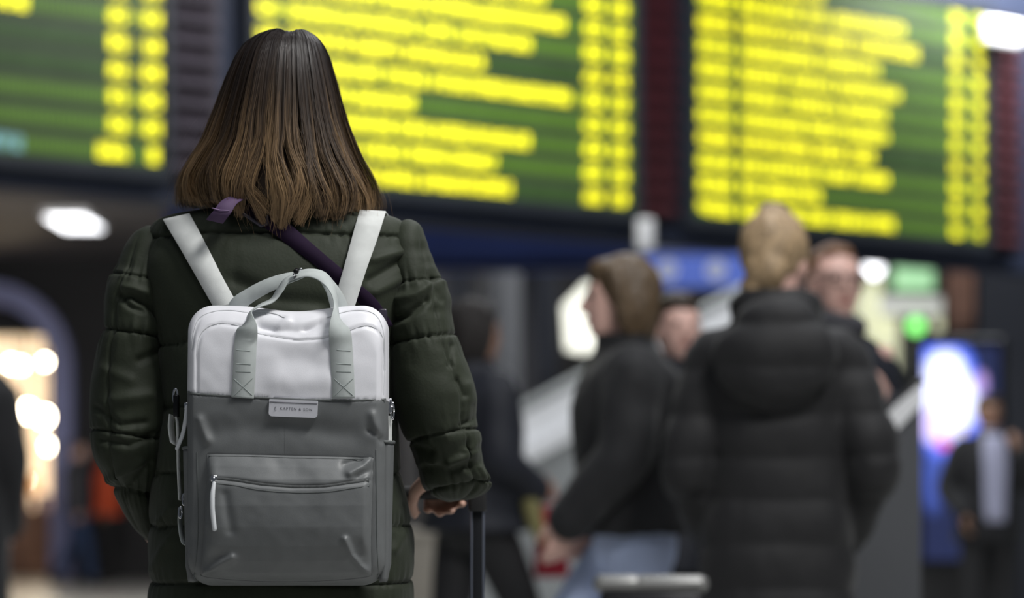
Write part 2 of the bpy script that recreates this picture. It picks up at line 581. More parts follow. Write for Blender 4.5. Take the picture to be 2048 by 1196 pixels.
# wall with arched opening: left, right, top pieces joined along the outer curve
oc = arch_pts(ACX, AR_O - 0.02, AZS, 0)
wall_poly = [(2.0, 0), (2.0, SOFZ), (-12.0, SOFZ), (-12.0, 0), (ACX - AR_O + 0.02, 0)] + oc[::-1] + [(ACX + AR_O - 0.02, 0)]
struct('wall_left', extrude_poly(wall_poly, 'y', AY, AY + 0.4), 'dark_wall', label='dark wall around the arched shop front')
ring_o, ring_i = arch_pts(ACX, AR_O, AZS, 0), arch_pts(ACX, AR_I, AZS, 0)
po = [(ACX + AR_O, 0)] + ring_o + [(ACX - AR_O, 0)]
pi_ = [(ACX + AR_I, 0)] + ring_i + [(ACX - AR_I, 0)]
n = len(po)
vv = [(x, AY - 0.22, z) for x, z in po] + [(x, AY - 0.22, z) for x, z in pi_] + [(x, AY + 0.38, z) for x, z in po] + [(x, AY + 0.38, z) for x, z in pi_]
ff = []
for i in range(n - 1):
    ff += [(i, i + 1, n + i + 1, n + i), (2 * n + i, 3 * n + i, 3 * n + i + 1, 2 * n + i + 1),
           (i, 2 * n + i, 2 * n + i + 1, i + 1), (n + i, n + i + 1, 3 * n + i + 1, 3 * n + i)]
o = struct('trim_1', (vv, ff), 'arch', smooth=True, sharp=30, label='lavender plaster surround of the arched shop front')
# shop room behind the arch
X0, X1 = ACX - 3.0, ACX + 1.6
ZT = P(0, 672, AY + 0.5).z
struct('wall_shop', merge(box(X0, X1, AY + 4.5, AY + 4.7, 0, 3.4), box(X1, X1 + 0.1, AY + 0.45, AY + 4.7, 0, 3.4)), 'glowing_shop_wall', label='back wall of the shop glowing in place of warm lamplight')
struct('trim_2', box(ACX - AR_I - 0.1, ACX + AR_I + 0.02, AY + 0.41, AY + 0.7, ZT, ZT + 1.2), 'dark_wall', label='dark panel in the head of the shop arch')
# shop lamps
PLB = ['round pendant lamp in the close pair under the shop ceiling'] * 2 + ['round pendant lamp hanging alone beside the close pair in the shop'] + ['large globe pendant lamp at mid height in the shop'] * 2 + ['globe pendant lamp below the two large globes in the shop', 'smallest and lowest pendant lamp in the arched shop']
for i, (px, py, r) in enumerate([(22, 728, 0.055), (42, 731, 0.05), (90, 724, 0.045), (55, 822, 0.09), (88, 834, 0.09), (98, 892, 0.06), (57, 958, 0.035)]):
    Y = AY + 1.0 + 0.5 * i
    c = P(px, py, Y)
    t = thing('pendant_lamp', PLB[i], 'lamp', (c.x, c.y, c.z - r), 'pendant lamps in the shop')
    obj('bulb', ellip(c, (r, r, r), 14, 10), 'lamp_warm', t)
    obj('cord', tube([(c.x, c.y, c.z + r), (c.x, c.y, 3.4)], 0.012, 6), 'black_metal', t)
    obj('cap', tube([(c.x, c.y, c.z + r * 0.85), (c.x, c.y, c.z + r * 1.25)], r * 0.35, 10), 'black_metal', t)
struct('ceiling_shop', box(X0, X1, AY + 0.7, AY + 4.7, 3.4, 3.5), 'dark_wall', label='dark ceiling of the shop')
# shop counter and goods on it
cc = P(60, 1030, AY + 1.8)
t = thing('shop_counter', 'dark brown counter standing inside the arched shop', 'counter', (cc.x, cc.y, 0))
obj('cabinet', rbox((cc.x - 0.3, cc.y, 0.42), (0.95, 0.28, 0.42), 0.02), 'shop_low', t, sharp=30)
obj('worktop', rbox((cc.x - 0.3, cc.y, 0.86), (1.0, 0.32, 0.02), 0.008), 'shop_low', t, sharp=30)
for k in range(4):
    obj('door', rbox((cc.x - 1.0 + 0.47 * k, cc.y - 0.285, 0.42), (0.21, 0.012, 0.36), 0.008), 'shop_low', t, sharp=30)
for i, (px, zz, w, h, mm, lb) in enumerate([(118, 0.88, 0.16, 0.52, 'goods_a', 'tall amber display box on the shop counter'), (84, 0.88, 0.15, 0.20, 'goods_b', 'low lilac box on the shop counter'),
                                            (50, 0.88, 0.14, 0.17, 'goods_c', 'low rose box on the shop counter'), (66, 1.08, 0.10, 0.24, 'goods_a', 'small amber box stacked on the low shop boxes')]):
    c = P(px, 1000, AY + 1.75)
    g = thing('display_box', lb, 'box', (c.x, c.y, zz), 'boxes on the shop counter')
    obj('carton', rbox((c.x, c.y, zz + h / 2 - 0.01), (w / 2, 0.11, h / 2 - 0.01), 0.01), mm, g, sharp=30)
    obj('lid', rbox((c.x, c.y, zz + h - 0.02), (w / 2 + 0.006, 0.116, 0.02), 0.008), mm, g, sharp=30)

# ---- ceiling lamp in the soffit
c = P(149, 434, 1.0)
Yl = (SOFZ - CAMZ) * F / (HZ - 434)
lx = (149 - 1024) / F * Yl
t = thing('ceiling_light', 'rectangular white ceiling light in the grey soffit', 'lamp', (lx, Yl, SOFZ - 0.07))
obj('housing', merge(rbox((lx, Yl, SOFZ - 0.03), (0.24, 0.62, 0.03), 0.01)), 'steel_white', t, sharp=30)
obj('diffuser', rbox((lx, Yl, SOFZ - 0.065), (0.20, 0.55, 0.012), 0.008), 'lamp', t, sharp=30)

# ---- gantry with the departure boards
E = np.array((0.8077, 0.5896))
N2 = np.array((0.5896, -0.8077))
G0 = np.array((0.0, 15.27))


def G(t, d, z):
    q = G0 + E * t + N2 * d
    return (q[0], q[1], z)


def gbox(t0, t1, d0, d1, z0, z1):
    v, f = box(t0, t1, -d1, -d0, z0, z1)
    return [G(a, -b, c) for a, b, c in v], f


def tpx(px):
    k = (px - 1024) / F
    return (15.27 * k / (1 - 0.73 * k)) / 0.8077


ZB, PITCH = 2.885, 0.155
struct('wall_gantry', gbox(-7.5, 6.5, -0.45, -0.12, ZB - 0.16, 5.4), 'navy_paint', label='navy gantry wall carrying the departure boards')


def glyphs(t0, t1, z, h=0.088, cw=0.072, fill=0.74, d=0.012):
    """dot-matrix cells between t0 and t1"""
    V, Fc = [], []
    nch = max(1, int(round((t1 - t0) / cw)))
    cw = (t1 - t0) / nch
    dx, dz = cw / 6.0, h / 7.0
    for c in range(nch):
        pat = RNG.random((5, 7)) < fill
        for i in range(5):
            for j in range(7):
                if pat[i, j]:
                    a, b = t0 + c * cw + (i + 0.5) * dx, z + j * dz
                    k = len(V)
                    V += [G(a, d, b), G(a + dx * 0.92, d, b), G(a + dx * 0.92, d, b + dz * 0.92), G(a, d, b + dz * 0.92)]
                    Fc.append((k, k + 1, k + 2, k + 3))
    return V, Fc


def words(px0, px1, gaps):
    cuts = [px0] + list(gaps) + [px1]
    out = []
    for a, b in zip(cuts[:-1], cuts[1:]):
        out.append((tpx(a + (7 if a != px0 else 0)), tpx(b)))
    return out


def board(label, t0, t1, rows):
    """rows[i] (bottom up): list of (t0, t1, material)"""
    c = G((t0 + t1) / 2, 0, ZB - 0.06)
    t = thing('departure_board', label, 'display board', c, 'departure boards')
    nr = 11
    zt = ZB + nr * PITCH
    obj('screen', gbox(t0 + 0.03, t1 - 0.03, -0.10, 0.0, ZB, zt), 'board_face', t, smooth=False)
    obj('frame', merge(gbox(t0 - 0.02, t0 + 0.03, -0.11, 0.03, ZB - 0.06, zt + 0.06), gbox(t1 - 0.03, t1 + 0.02, -0.11, 0.03, ZB - 0.06, zt + 0.06),
                       gbox(t0 + 0.03, t1 - 0.03, -0.11, 0.03, ZB - 0.06, ZB), gbox(t0 + 0.03, t1 - 0.03, -0.11, 0.03, zt, zt + 0.06)), 'board_frame', t, smooth=False)
    for i in range(nr):
        z = ZB + i * PITCH + 0.02
        dim = (i * 7 + int(t0 * 3)) % 5 != 0 if t0 > -4 else i in (0, 1, 2, 5, 6)
        r = obj('display_row', gbox(t0 + 0.05, t1 - 0.05, 0.0, 0.006, z, z + 0.115), 'row_dim' if dim else 'row_dark', t, smooth=False)
        k = int((t1 - t0 - 0.1) / 0.033)
        tt = np.linspace(t0 + 0.05, t1 - 0.05, k + 1)
        obj('unlit_cell_columns', merge(*[gbox(a + 0.008, a + 0.024, 0.006, 0.008, z + 0.02, z + 0.095) for a in tt[:-1]]), 'glyph_dim' if dim else 'row_dim', r, smooth=False)['kind'] = 'stuff'
        for (a, b, m) in rows[i]:
            obj('lit_word', glyphs(a, b, z + 0.014), m, r, smooth=False)['kind'] = 'stuff'
    return t


def rowset(px0, ends, gaps, colA, colB, time_to=None):
    out = []
    for i, e in enumerate(ends):
        r = []
        if e:
            seg = [(px0, e)]
            if time_to:
                r.append((tpx(px0), tpx(time_to), 'glyph'))
                px1 = time_to + 16
            else:
                px1 = px0
            r += [(a, b, 'glyph') for a, b in words(px1, e, gaps[i % len(gaps)])]
        r.append((tpx(colA[0]), tpx(colA[1]), 'glyph'))
        r.append((tpx(colB[0]), tpx(colB[1]), 'glyph'))
        out.append(r)
    return out


r2 = rowset(505, [1022, 992, 1058, 828, 1140, 968, 1060, 1128, 1090, 1010, 1110],
            [(640, 832), (712, 808), (786, 860), (700,), (760, 852), (700, 798), (832, 905), (760, 845), (660, 930)], (1166, 1204), (1222, 1254), 556)
r3 = rowset(1394, [1786, 1640, 1774, 1746, 1774, 1772, 1798, 1756, 1834, 1808, 1645],
            [(1600, 1655), (1520,), (1632, 1700), (1620, 1690), (1605,), (1560, 1680), (1570, 1665), (1630,), (1632, 1700)], (1900, 1921), (1945, 1964), 1462)
r1 = []
for i in range(11):
    A, B = (214, 256), (282, 322)
    if i == 0:
        A, B = (192, 254), (294, 318)
    r1.append([(tpx(A[0]), tpx(A[1]), 'glyph'), (tpx(B[0]), tpx(B[1]), 'glyph')])
r1[0].append((tpx(-120), tpx(45), 'glyph_teal'))
r1[5].append((tpx(-300), tpx(55), 'glyph'))
for i in range(6, 11):
    r1[i].append((tpx(-300), tpx(-60 + 12 * i), 'glyph'))
board('departure board with few lit yellow characters beside the passage soffit', tpx(335) - 2.9, tpx(335), r1)
board('lit departure board hanging above the dark blue fascia', tpx(500), tpx(1275), r2)
board('lit departure board with the added white reflection at its upper corner', tpx(1380), tpx(1978), r3)

# red louvred side panels between the boards
for px, lb in ((340, 'dark louvred panel between the sparsely lit board and its neighbour'), (1279, 'dark red louvred panel between the two fully lit boards'), (1984, 'dark red louvred panel beside the added white reflection')):
    a = tpx(px) + 0.01
    b = a + 0.33
    t = thing('louvre_panel', lb, 'panel', G((a + b) / 2, 0, ZB - 0.04), 'louvred panels beside the boards')
    obj('backing', gbox(a, b, -0.112, -0.05, ZB - 0.04, ZB + 1.72), 'red_back', t, smooth=False)
    sl = None
    for k in range(14):
        z = ZB + 0.01 + k * 0.122
        v, f = box(a + 0.01, b - 0.01, 0.0, 0.09, 0, 0.02)
        v = [G(x, -0.05 + 0.06 * (y / 0.09) + 0.0, z + zz + 0.055 * (1 - y / 0.09)) for x, y, zz in v]
        obj('slat', (v, f), 'red_slat' if px > 400 else 'plum_slat', t, smooth=False)

# added glowing box standing in for a lamp reflection on the last board's glass
lp = tpx(1978)
zc = CAMZ + (HZ - 70) / F * (15.27 + 0.73 * lp * 0.8077)
t = thing('lamp_reflection', 'white glowing box standing in for a lamp reflection at the upper corner of the lit board', 'lamp', G(lp, 0.1, zc - 0.1))
obj('bracket', gbox(lp - 0.05, lp + 0.05, 0.032, 0.12, zc - 0.03, zc + 0.03), 'board_frame', t, smooth=False)
v, f = rbox((0, 0, 0), (0.17, 0.05, 0.075), 0.045, 4)
obj('diffuser', ([G(lp + a, 0.17 - b, zc + c) for a, b, c in v], f), 'lamp', t)
v, f = rbox((0, 0, 0), (0.19, 0.012, 0.09), 0.01, 2)
obj('reflection_plate', ([G(lp + a, 0.122 - b, zc + c) for a, b, c in v], f), 'steel_white', t, sharp=30)

# ---- blue fascia below and behind the middle board
fy = 17.6
a, b = P(330, 540, fy), P(1262, 545, fy)
zb = P(1000, 540, fy).z
t = thing('blue_fascia', 'long dark blue fascia below the middle departure board', 'fascia', ((a.x + b.x) / 2, fy, zb))
obj('fascia_board', rbox(((a.x + b.x) / 2, fy + 0.1, zb + 0.35), ((b.x - a.x) / 2, 0.1, 0.35), 0.01), 'blue_paint', t, sharp=30)
obj('lower_lip', rbox(((a.x + b.x) / 2, fy - 0.02, zb + 0.02), ((b.x - a.x) / 2, 0.03, 0.02), 0.01), 'navy_paint', t, sharp=30)
for px in (420, 1230):
    q = P(px, 500, fy)
    obj('hanger', tube([(q.x, fy + 0.1, zb + 0.68), (q.x, fy + 0.1, 5.4)], 0.03, 8), 'board_frame', t)
# white loudspeaker box at the fascia end
fy = 15.72
q = P(1290, 470, fy)
t = thing('column_speaker', 'white column speaker mounted at the end of the blue fascia', 'speaker', (q.x, fy, q.z - 0.13))
obj('cabinet', rbox((q.x, fy + 0.02, q.z), (0.055, 0.05, 0.105), 0.02), 'pillar', t, sharp=30)
obj('grille', rbox((q.x, fy - 0.035, q.z), (0.042, 0.008, 0.09), 0.006), 'pillar', t, sharp=30)
obj('bracket', rbox((q.x - 0.02, fy + 0.12, q.z + 0.05), (0.03, 0.08, 0.02), 0.008), 'board_frame', t, sharp=30)
# bright blue direction sign further back
sy = 21.0
a, b = P(1285, 498, sy), P(1500, 574, sy)
t = thing('direction_sign', 'bright blue hanging sign with two white round pictograms', 'sign', ((a.x + b.x) / 2, sy, b.z))
obj('panel', rbox(((a.x + b.x) / 2, sy, (a.z + b.z) / 2 - 0.03), ((b.x - a.x) / 2, 0.07, (a.z - b.z) / 2 - 0.03), 0.01), 'blue_sign', t, sharp=30)
obj('top_rail', rbox(((a.x + b.x) / 2, sy, a.z + 0.02), ((b.x - a.x) / 2, 0.09, 0.05), 0.01), 'pillar', t, sharp=30)
for px in (1335, 1432):
    q = P(px, 540, sy - 0.075)
    th = np.linspace(0, 2 * PI, 24, endpoint=False)
    obj('pictogram', extrude_poly([(q.x + 0.085 * math.cos(s), q.z + 0.085 * math.sin(s)) for s in th], 'y', sy - 0.085, sy - 0.07), 'sign_white', t, smooth=False)
for px in (1310, 1480):
    q = P(px, 500, sy)
    obj('hanger', tube([(q.x, sy, a.z + 0.05), (q.x, sy, 6.0)], 0.02, 8), 'board_frame', t)
# short blue fascia under the last board
q0, q1 = P(1850, 515, 19.5), P(1950, 490, 19.5)
t = thing('blue_fascia', 'short blue fascia beam below the board with the added white reflection', 'fascia', ((q0.x + q1.x) / 2, 19.5, q0.z))
obj('fascia_board', rbox(((q0.x + q1.x) / 2, 19.5, (q0.z + q1.z) / 2 + 0.1), ((q1.x - q0.x) / 2, 0.08, 0.13), 0.01), 'blue_paint', t, sharp=30)
obj('lower_lip', rbox(((q0.x + q1.x) / 2, 19.42, q0.z + 0.08), ((q1.x - q0.x) / 2, 0.02, 0.015), 0.006), 'navy_paint', t, sharp=30)

# ---- pillars, wall behind the escalator
struct('wall_back', box(-1.1, 3.4, 24.0, 24.3, 0, 3.6), 'grey_wall', label='grey wall behind the escalator')
for px, r, Y, lb, mm in ((1003, 0.17, 21.0, 'pale round pillar behind the escalator', 'pillar'), (1082, 0.16, 22.5, 'dark round pillar beside the bright opening', 'slate'), (905, 0.2, 22.5, 'dark round pillar behind the person in navy', 'slate')):
    q = P(px, 1000, Y)
    t = thing('pillar', lb, 'pillar', (q.x, Y, 0))
    obj('shaft', tube([(q.x, Y, 0.1), (q.x, Y, 3.4)], r, 28, round_ends=False), mm, t, sharp=40)
    obj('base', rbox((q.x, Y, 0.06), (r * 1.35, r * 1.35, 0.06), 0.01), mm, t, sharp=30)
    obj('capital', rbox((q.x, Y, 3.46), (r * 1.35, r * 1.35, 0.06), 0.01), mm, t, sharp=30)
# bright opening
by = 23.7
pl = [(1126, 612), (1172, 566), (1300, 560), (1312, 640), (1240, 690), (1165, 706), (1132, 700)]
q = P(1200, 706, by)
t = thing('window_opening', 'bright glowing window opening in the wall behind the escalator', 'window', (q.x, by, q.z))
pp = [(P(a, b, by).x, P(a, b, by).z) for a, b in pl]
obj('pane', extrude_poly(pp, 'y', by, by + 0.03), 'light_opening', t, smooth=False)
cx, cz = np.mean([a for a, _ in pp]), np.mean([b for _, b in pp])
big = [(cx + (a - cx) * 1.12, cz + (b - cz) * 1.12) for a, b in pp]
nn = len(pp)
vv = [(a, by - 0.03, b) for a, b in big] + [(a, by - 0.03, b) for a, b in pp] + [(a, by + 0.29, b) for a, b in big]
ff = [(i, (i + 1) % nn, nn + (i + 1) % nn, nn + i) for i in range(nn)] + [(i, 2 * nn + i, 2 * nn + (i + 1) % nn, (i + 1) % nn) for i in range(nn)]
obj('frame', (vv, ff), 'grey_wall', t, smooth=False)

# ---- escalator
ey, ew = 14.0, 1.0


def EP(px, py):
    q = P(px, py, ey)
    return (q.x, q.z)


x0, z0 = EP(1000, 850)
SL = 0.54
xa, xb = x0 - 0.32, x0 + 1.42


def ez(x, off):
    return z0 + (x - x0) * SL + off


t = thing('escalator', 'pale steel escalator rising behind the people', 'escalator', (x0 + 1, ey + 0.5, 0))


def band(lo, hi, y0, y1):
    pts = []
    xs = (xa, xb)
    lo_p = [(x, max(0.02, ez(x, lo))) for x in np.linspace(xa, xb, 24)]
    hi_p = [(x, max(0.06, ez(x, hi))) for x in np.linspace(xa, xb, 24)]
    return extrude_poly(lo_p + hi_p[::-1], 'y', y0, y1)


for y in (ey, ey + ew):
    obj('balustrade', band(-0.21, 0.0, y, y + 0.04), 'steel_light', t, smooth=False)
    obj('deck', band(-0.31, -0.215, y - 0.06, y + 0.08), 'steel_white', t, smooth=False)
    obj('handrail', tube([(x, y + 0.02, ez(x, 0.025)) for x in np.linspace(xa, xb, 20)], 0.035, 10), 'steel_mid', t)
    pc = extrude_poly([(xa, 0.0), (xa + 0.01, max(0.03, ez(xa, -0.31)))] + [(x, max(0.03, ez(x, -0.312))) for x in np.linspace(xa + 0.05, xb, 24)] + [(xb, 0.0), (xb - 0.25, 0.0), (xb - 0.25, ez(xb - 0.25, -0.95)), (x0 + 0.9, ez(x0 + 0.9, -0.95)), (x0 + 0.3, 0.0)], 'y', y - 0.02, y + 0.03)
    obj('cladding', pc, 'steel_mid', t, smooth=False)
for k in range(7):
    x = xa + 0.1 + k * 0.24
    zt = ez(x, -0.42)
    if zt > 0.08:
        obj('step', rbox((x, ey + 0.53, zt - 0.06), (0.12, 0.44, 0.05), 0.008), 'steel_mid', t, sharp=30)
# barrier panel in front of the man with glasses
ry = 6.88
pp = [(1702, 1010), (1730, 920), (1842, 806), (1842, 1900), (1702, 1900)]
qq = [(P(a, b, ry).x, max(0.0, P(a, b, ry).z)) for a, b in pp]
t = thing('barrier', 'grey barrier panel with a pale sloping top in front of the man with glasses', 'barrier', ((qq[0][0] + qq[2][0]) / 2, ry + 0.05, 0))
obj('cladding', extrude_poly(qq, 'y', ry, ry + 0.08), 'cladding_dark', t, smooth=False)
pp = [(1722, 935), (1842, 808), (1842, 768), (1790, 812), (1722, 890)]
qq = [(P(a, b, ry).x, P(a, b, ry).z) for a, b in pp]
obj('deck', extrude_poly(qq, 'y', ry - 0.02, ry + 0.1), 'steel_light', t, smooth=False)
hp = [P(a, b, ry + 0.03) for a, b in ((1722, 884), (1785, 812), (1842, 762))]
obj('handrail', tube(hp, 0.012, 10), 'rubber', t)
# beige plinth
q0, q1 = P(800, 1062, 12.0), P(926, 1062, 12.0)
t = thing('stone_plinth', 'beige stone plinth behind the suitcase handle', 'plinth', ((q0.x + q1.x) / 2, 12.2, 0))
obj('block', rbox(((q0.x + q1.x) / 2, 12.3, q0.z / 2 - 0.02), ((q1.x - q0.x) / 2 - 0.01, 0.3, q0.z / 2 - 0.02), 0.015), 'beige', t, sharp=30)
obj('cap_slab', rbox(((q0.x + q1.x) / 2, 12.3, q0.z - 0.02), ((q1.x - q0.x) / 2, 0.31, 0.02), 0.01), 'beige', t, sharp=30)
obj('foot_slab', rbox(((q0.x + q1.x) / 2, 12.3, 0.03), ((q1.x - q0.x) / 2 + 0.02, 0.33, 0.03), 0.01), 'beige', t, sharp=30)

# ---- right: slate wall, lit shop front, poster, totem
q = P(1905, 510, 22.0)
struct('wall_right', box(q.x, 12.5, 22.0, 22.4, 0, 5.6), 'slate', label='slate grey wall panel on the far side of the totem')
sy = 26.0
t = thing('lit_shop_front', 'brightly lit cream and green shop front behind the man with glasses', 'shop front', (P(1790, 800, sy).x, sy, 0))


def panel(nm, x0, y0, x1, y1, m, d=0.0, par=None):
    a, b = P(x0, y1, sy), P(x1, y0, sy)
    return obj(nm, rbox(((a.x + b.x) / 2, sy + d, (a.z + b.z) / 2), ((b.x - a.x) / 2, 0.05, (b.z - a.z) / 2), 0.012), m, par or t, sharp=30)


a, b = P(1640, 760, sy), P(1935, 500, sy)
obj('wall_panel', box(a.x, b.x, sy + 0.3, sy + 0.4, 0, b.z), 'slate', t, smooth=False)
panel('lit_window', 1705, 572, 1752, 690, 'cream_lit')
panel('lit_window', 1742, 520, 1765, 690, 'cream_lit', 0.12)
panel('green_sign', 1788, 535, 1866, 580, 'green_lit')
panel('white_canopy', 1752, 598, 1892, 632, 'white_lit', -0.2)
panel('lit_window', 1752, 634, 1800, 740, 'cream_lit', 0.13)
panel('lit_window', 1870, 634, 1890, 660, 'cream_lit', 0.1)
g = P(1832, 652, sy - 0.29)
t2 = thing('green_signal', 'round green signal lamp glowing below the white canopy', 'lamp', (g.x, g.y, g.z - 0.08))
obj('lens', ellip(g, (0.085, 0.04, 0.085), 16, 10), 'green_lamp', t2)
obj('hood', tube([(g.x, g.y + 0.02, g.z), (g.x, g.y + 0.12, g.z)], 0.10, 16, round_ends=False), 'black_metal', t2)
g = P(1748, 530, sy - 0.4)
t2 = thing('spot_lamp', 'white spot lamp shining above the cream shop window', 'lamp', (g.x, g.y, g.z - 0.08))
obj('lens', ellip(g, (0.10, 0.05, 0.13), 16, 10), 'lamp', t2)
obj('housing', tube([(g.x, g.y + 0.03, g.z), (g.x, g.y + 0.2, g.z)], 0.13, 16, round_ends=False), 'steel_white', t2)

# poster on the slate wall: brown vertical print
pm = bpy.data.materials.new('poster_print')
pm.use_nodes = True
nt = pm.node_tree
tc = nt.nodes.new('ShaderNodeTexCoord')
n1 = nt.nodes.new('ShaderNodeTexNoise')
n1.inputs['Scale'].default_value = 2.2
n1.inputs['Detail'].default_value = 1
rp = nt.nodes.new('ShaderNodeValToRGB')
rp.color_ramp.elements[0].position = 0.30
rp.color_ramp.elements[0].color = (0.012, 0.010, 0.010, 1)
rp.color_ramp.elements[1].position = 0.55
rp.color_ramp.elements[1].color = (0.62, 0.33, 0.23, 1)
nt.links.new(tc.outputs['Object'], n1.inputs['Vector'])
nt.links.new(n1.outputs['Fac'], rp.inputs['Fac'])
nt.links.new(rp.outputs['Color'], nt.nodes['Principled BSDF'].inputs['Base Color'])
a, b = P(1895, 660, 21.9), P(1950, 528, 21.9)
t = thing('wall_poster', 'narrow brown poster on the slate wall above the totem', 'poster', ((a.x + b.x) / 2, 21.95, a.z))
obj('print', box(a.x, b.x, 21.95, 21.97, a.z, b.z), pm, t, smooth=False)
obj('frame', merge(box(a.x - 0.03, a.x, 21.93, 22.0, a.z - 0.03, b.z + 0.03), box(b.x, b.x + 0.03, 21.93, 22.0, a.z - 0.03, b.z + 0.03),
                   box(a.x, b.x, 21.93, 22.0, a.z - 0.03, a.z), box(a.x, b.x, 21.93, 22.0, b.z, b.z + 0.03)), 'screen_dark', t, smooth=False)

# totem display: screen with a white/blue picture
sm = bpy.data.materials.new('totem_picture')
sm.use_nodes = True
nt = sm.node_tree
bs = nt.nodes['Principled BSDF']
tc = nt.nodes.new('ShaderNodeTexCoord')
sx = nt.nodes.new('ShaderNodeSeparateXYZ')
nt.links.new(tc.outputs['Object'], sx.inputs[0])


def spot(cx, cz, rx, rz, soft):
    """soft elliptical spot in the picture plane, 1 inside"""
    nodes = []
    res = []
    for s, c_, r_ in (('X', cx, rx), ('Z', cz, rz)):
        a_ = nt.nodes.new('ShaderNodeMath'); a_.operation = 'SUBTRACT'; a_.inputs[1].default_value = c_
        nt.links.new(sx.outputs[s], a_.inputs[0])
        b_ = nt.nodes.new('ShaderNodeMath'); b_.operation = 'DIVIDE'; b_.inputs[1].default_value = r_
        nt.links.new(a_.outputs[0], b_.inputs[0])
        p_ = nt.nodes.new('ShaderNodeMath'); p_.operation = 'MULTIPLY'
        nt.links.new(b_.outputs[0], p_.inputs[0]); nt.links.new(b_.outputs[0], p_.inputs[1])
        res.append(p_)
    s_ = nt.nodes.new('ShaderNodeMath'); s_.operation = 'ADD'
    nt.links.new(res[0].outputs[0], s_.inputs[0]); nt.links.new(res[1].outputs[0], s_.inputs[1])
    mr = nt.nodes.new('ShaderNodeMapRange')
    mr.inputs['From Min'].default_value = 1 + soft
    mr.inputs['From Max'].default_value = 1 - soft
    nt.links.new(s_.outputs[0], mr.inputs['Value'])
    return mr.outputs['Result']


def over(base, colr, fac):
    mx = nt.nodes.new('ShaderNodeMix'); mx.data_type = 'RGBA'
    nt.links.new(fac, mx.inputs['Factor'])
    if isinstance(base, tuple):
        mx.inputs['A'].default_value = (*base, 1)
    else:
        nt.links.new(base, mx.inputs['A'])
    mx.inputs['B'].default_value = (*colr, 1)
    return mx.outputs['Result']


ty = 16.5
a, b = P(1846, 1120, ty), P(1998, 692, ty)
tw, tz = (b.x - a.x), (b.z - a.z)
colr = (0.018, 0.026, 0.085)
k_ = ty / F
C0 = ((a.x + b.x) / 2)


def rel(px, py):
    q = P(px, py, ty)
    return q.x - C0, q.z


for (px, py, rx, ry_, so, cl) in [(1866, 950, 24, 70, 0.6, (0.07, 0.12, 0.5)), (1885, 740, 62, 60, 0.35, (0.16, 0.30, 1.6)), (1900, 820, 72, 95, 0.35, (0.22, 0.34, 1.7)), (1890, 745, 40, 42, 0.5, (1.6, 1.7, 2.2)),
                                  (1885, 810, 48, 75, 0.45, (1.5, 1.55, 2.1)), (1925, 800, 32, 50, 0.5, (1.5, 1.6, 2.1)), (1865, 850, 22, 35, 0.5, (1.2, 1.0, 1.9)),
                                  (1886, 886, 13, 12, 0.5, (1.1, 0.03, 0.22)), (1922, 860, 10, 8, 0.5, (1.3, 1.0, 0.1)), (1960, 765, 14, 22, 0.6, (0.6, 0.4, 0.9))]:
    cx_, cz_ = rel(px, py)
    colr = over(colr, cl, spot(cx_, cz_, rx * k_, ry_ * k_, so))
bs.inputs['Base Color'].default_value = (0.01, 0.01, 0.012, 1)
bs.inputs['Roughness'].default_value = 0.2
nt.links.new(colr, bs.inputs['Emission Color'])
bs.inputs['Emission Strength'].default_value = 1.0
t = thing('digital_totem', 'black digital totem with a bright white and blue screen', 'display', (C0, ty, 0))
obj('screen', box(a.x, b.x, ty - 0.004, ty + 0.01, a.z, b.z), sm, t, smooth=False)
obj('housing', rbox((C0, ty + 0.09, (b.z + 0.06) / 2 + 0.02), (tw / 2 + 0.045, 0.085, (b.z + 0.06) / 2 - 0.02), 0.02), 'screen_dark', t, sharp=30)
obj('bezel', merge(box(a.x - 0.045, a.x, ty - 0.015, ty + 0.02, a.z - 0.05, b.z + 0.05), box(b.x, b.x + 0.045, ty - 0.015, ty + 0.02, a.z - 0.05, b.z + 0.05),
                   box(a.x, b.x, ty - 0.015, ty + 0.02, a.z - 0.05, a.z), box(a.x, b.x, ty - 0.015, ty + 0.02, b.z, b.z + 0.05)), 'screen_dark', t, smooth=False)
obj('base_plate', rbox((C0, ty + 0.09, 0.02), (tw / 2 + 0.12, 0.2, 0.02), 0.01), 'screen_dark', t, sharp=30)

# ---- leaning rail with silver pads between the women
ly = 5.55
q = P(1290, 1152, ly)
t = thing('leaning_rail', 'leaning rail with two silver pads beside the light blue jeans', 'rail', (q.x, ly, 0))
for x0_, x1_ in ((1204, 1270), (1282, 1400)):
    a, b = P(x0_, 1168, ly), P(x1_, 1168, ly)
    obj('pad', tube([(a.x, ly, a.z), (b.x, ly, a.z)], 0.021, 14), 'pad', t)
a, b = P(1200, 1190, ly), P(1405, 1190, ly)
obj('beam', rbox(((a.x + b.x) / 2, ly, a.z - 0.03), ((b.x - a.x) / 2, 0.03, 0.035), 0.01), 'black_metal', t, sharp=30)
obj('post', tube([((a.x + b.x) / 2, ly, 0.02), ((a.x + b.x) / 2, ly, a.z - 0.05)], 0.03, 12), 'black_metal', t)
obj('foot', rbox(((a.x + b.x) / 2, ly, 0.012), (0.13, 0.13, 0.012), 0.008), 'black_metal', t, sharp=30)

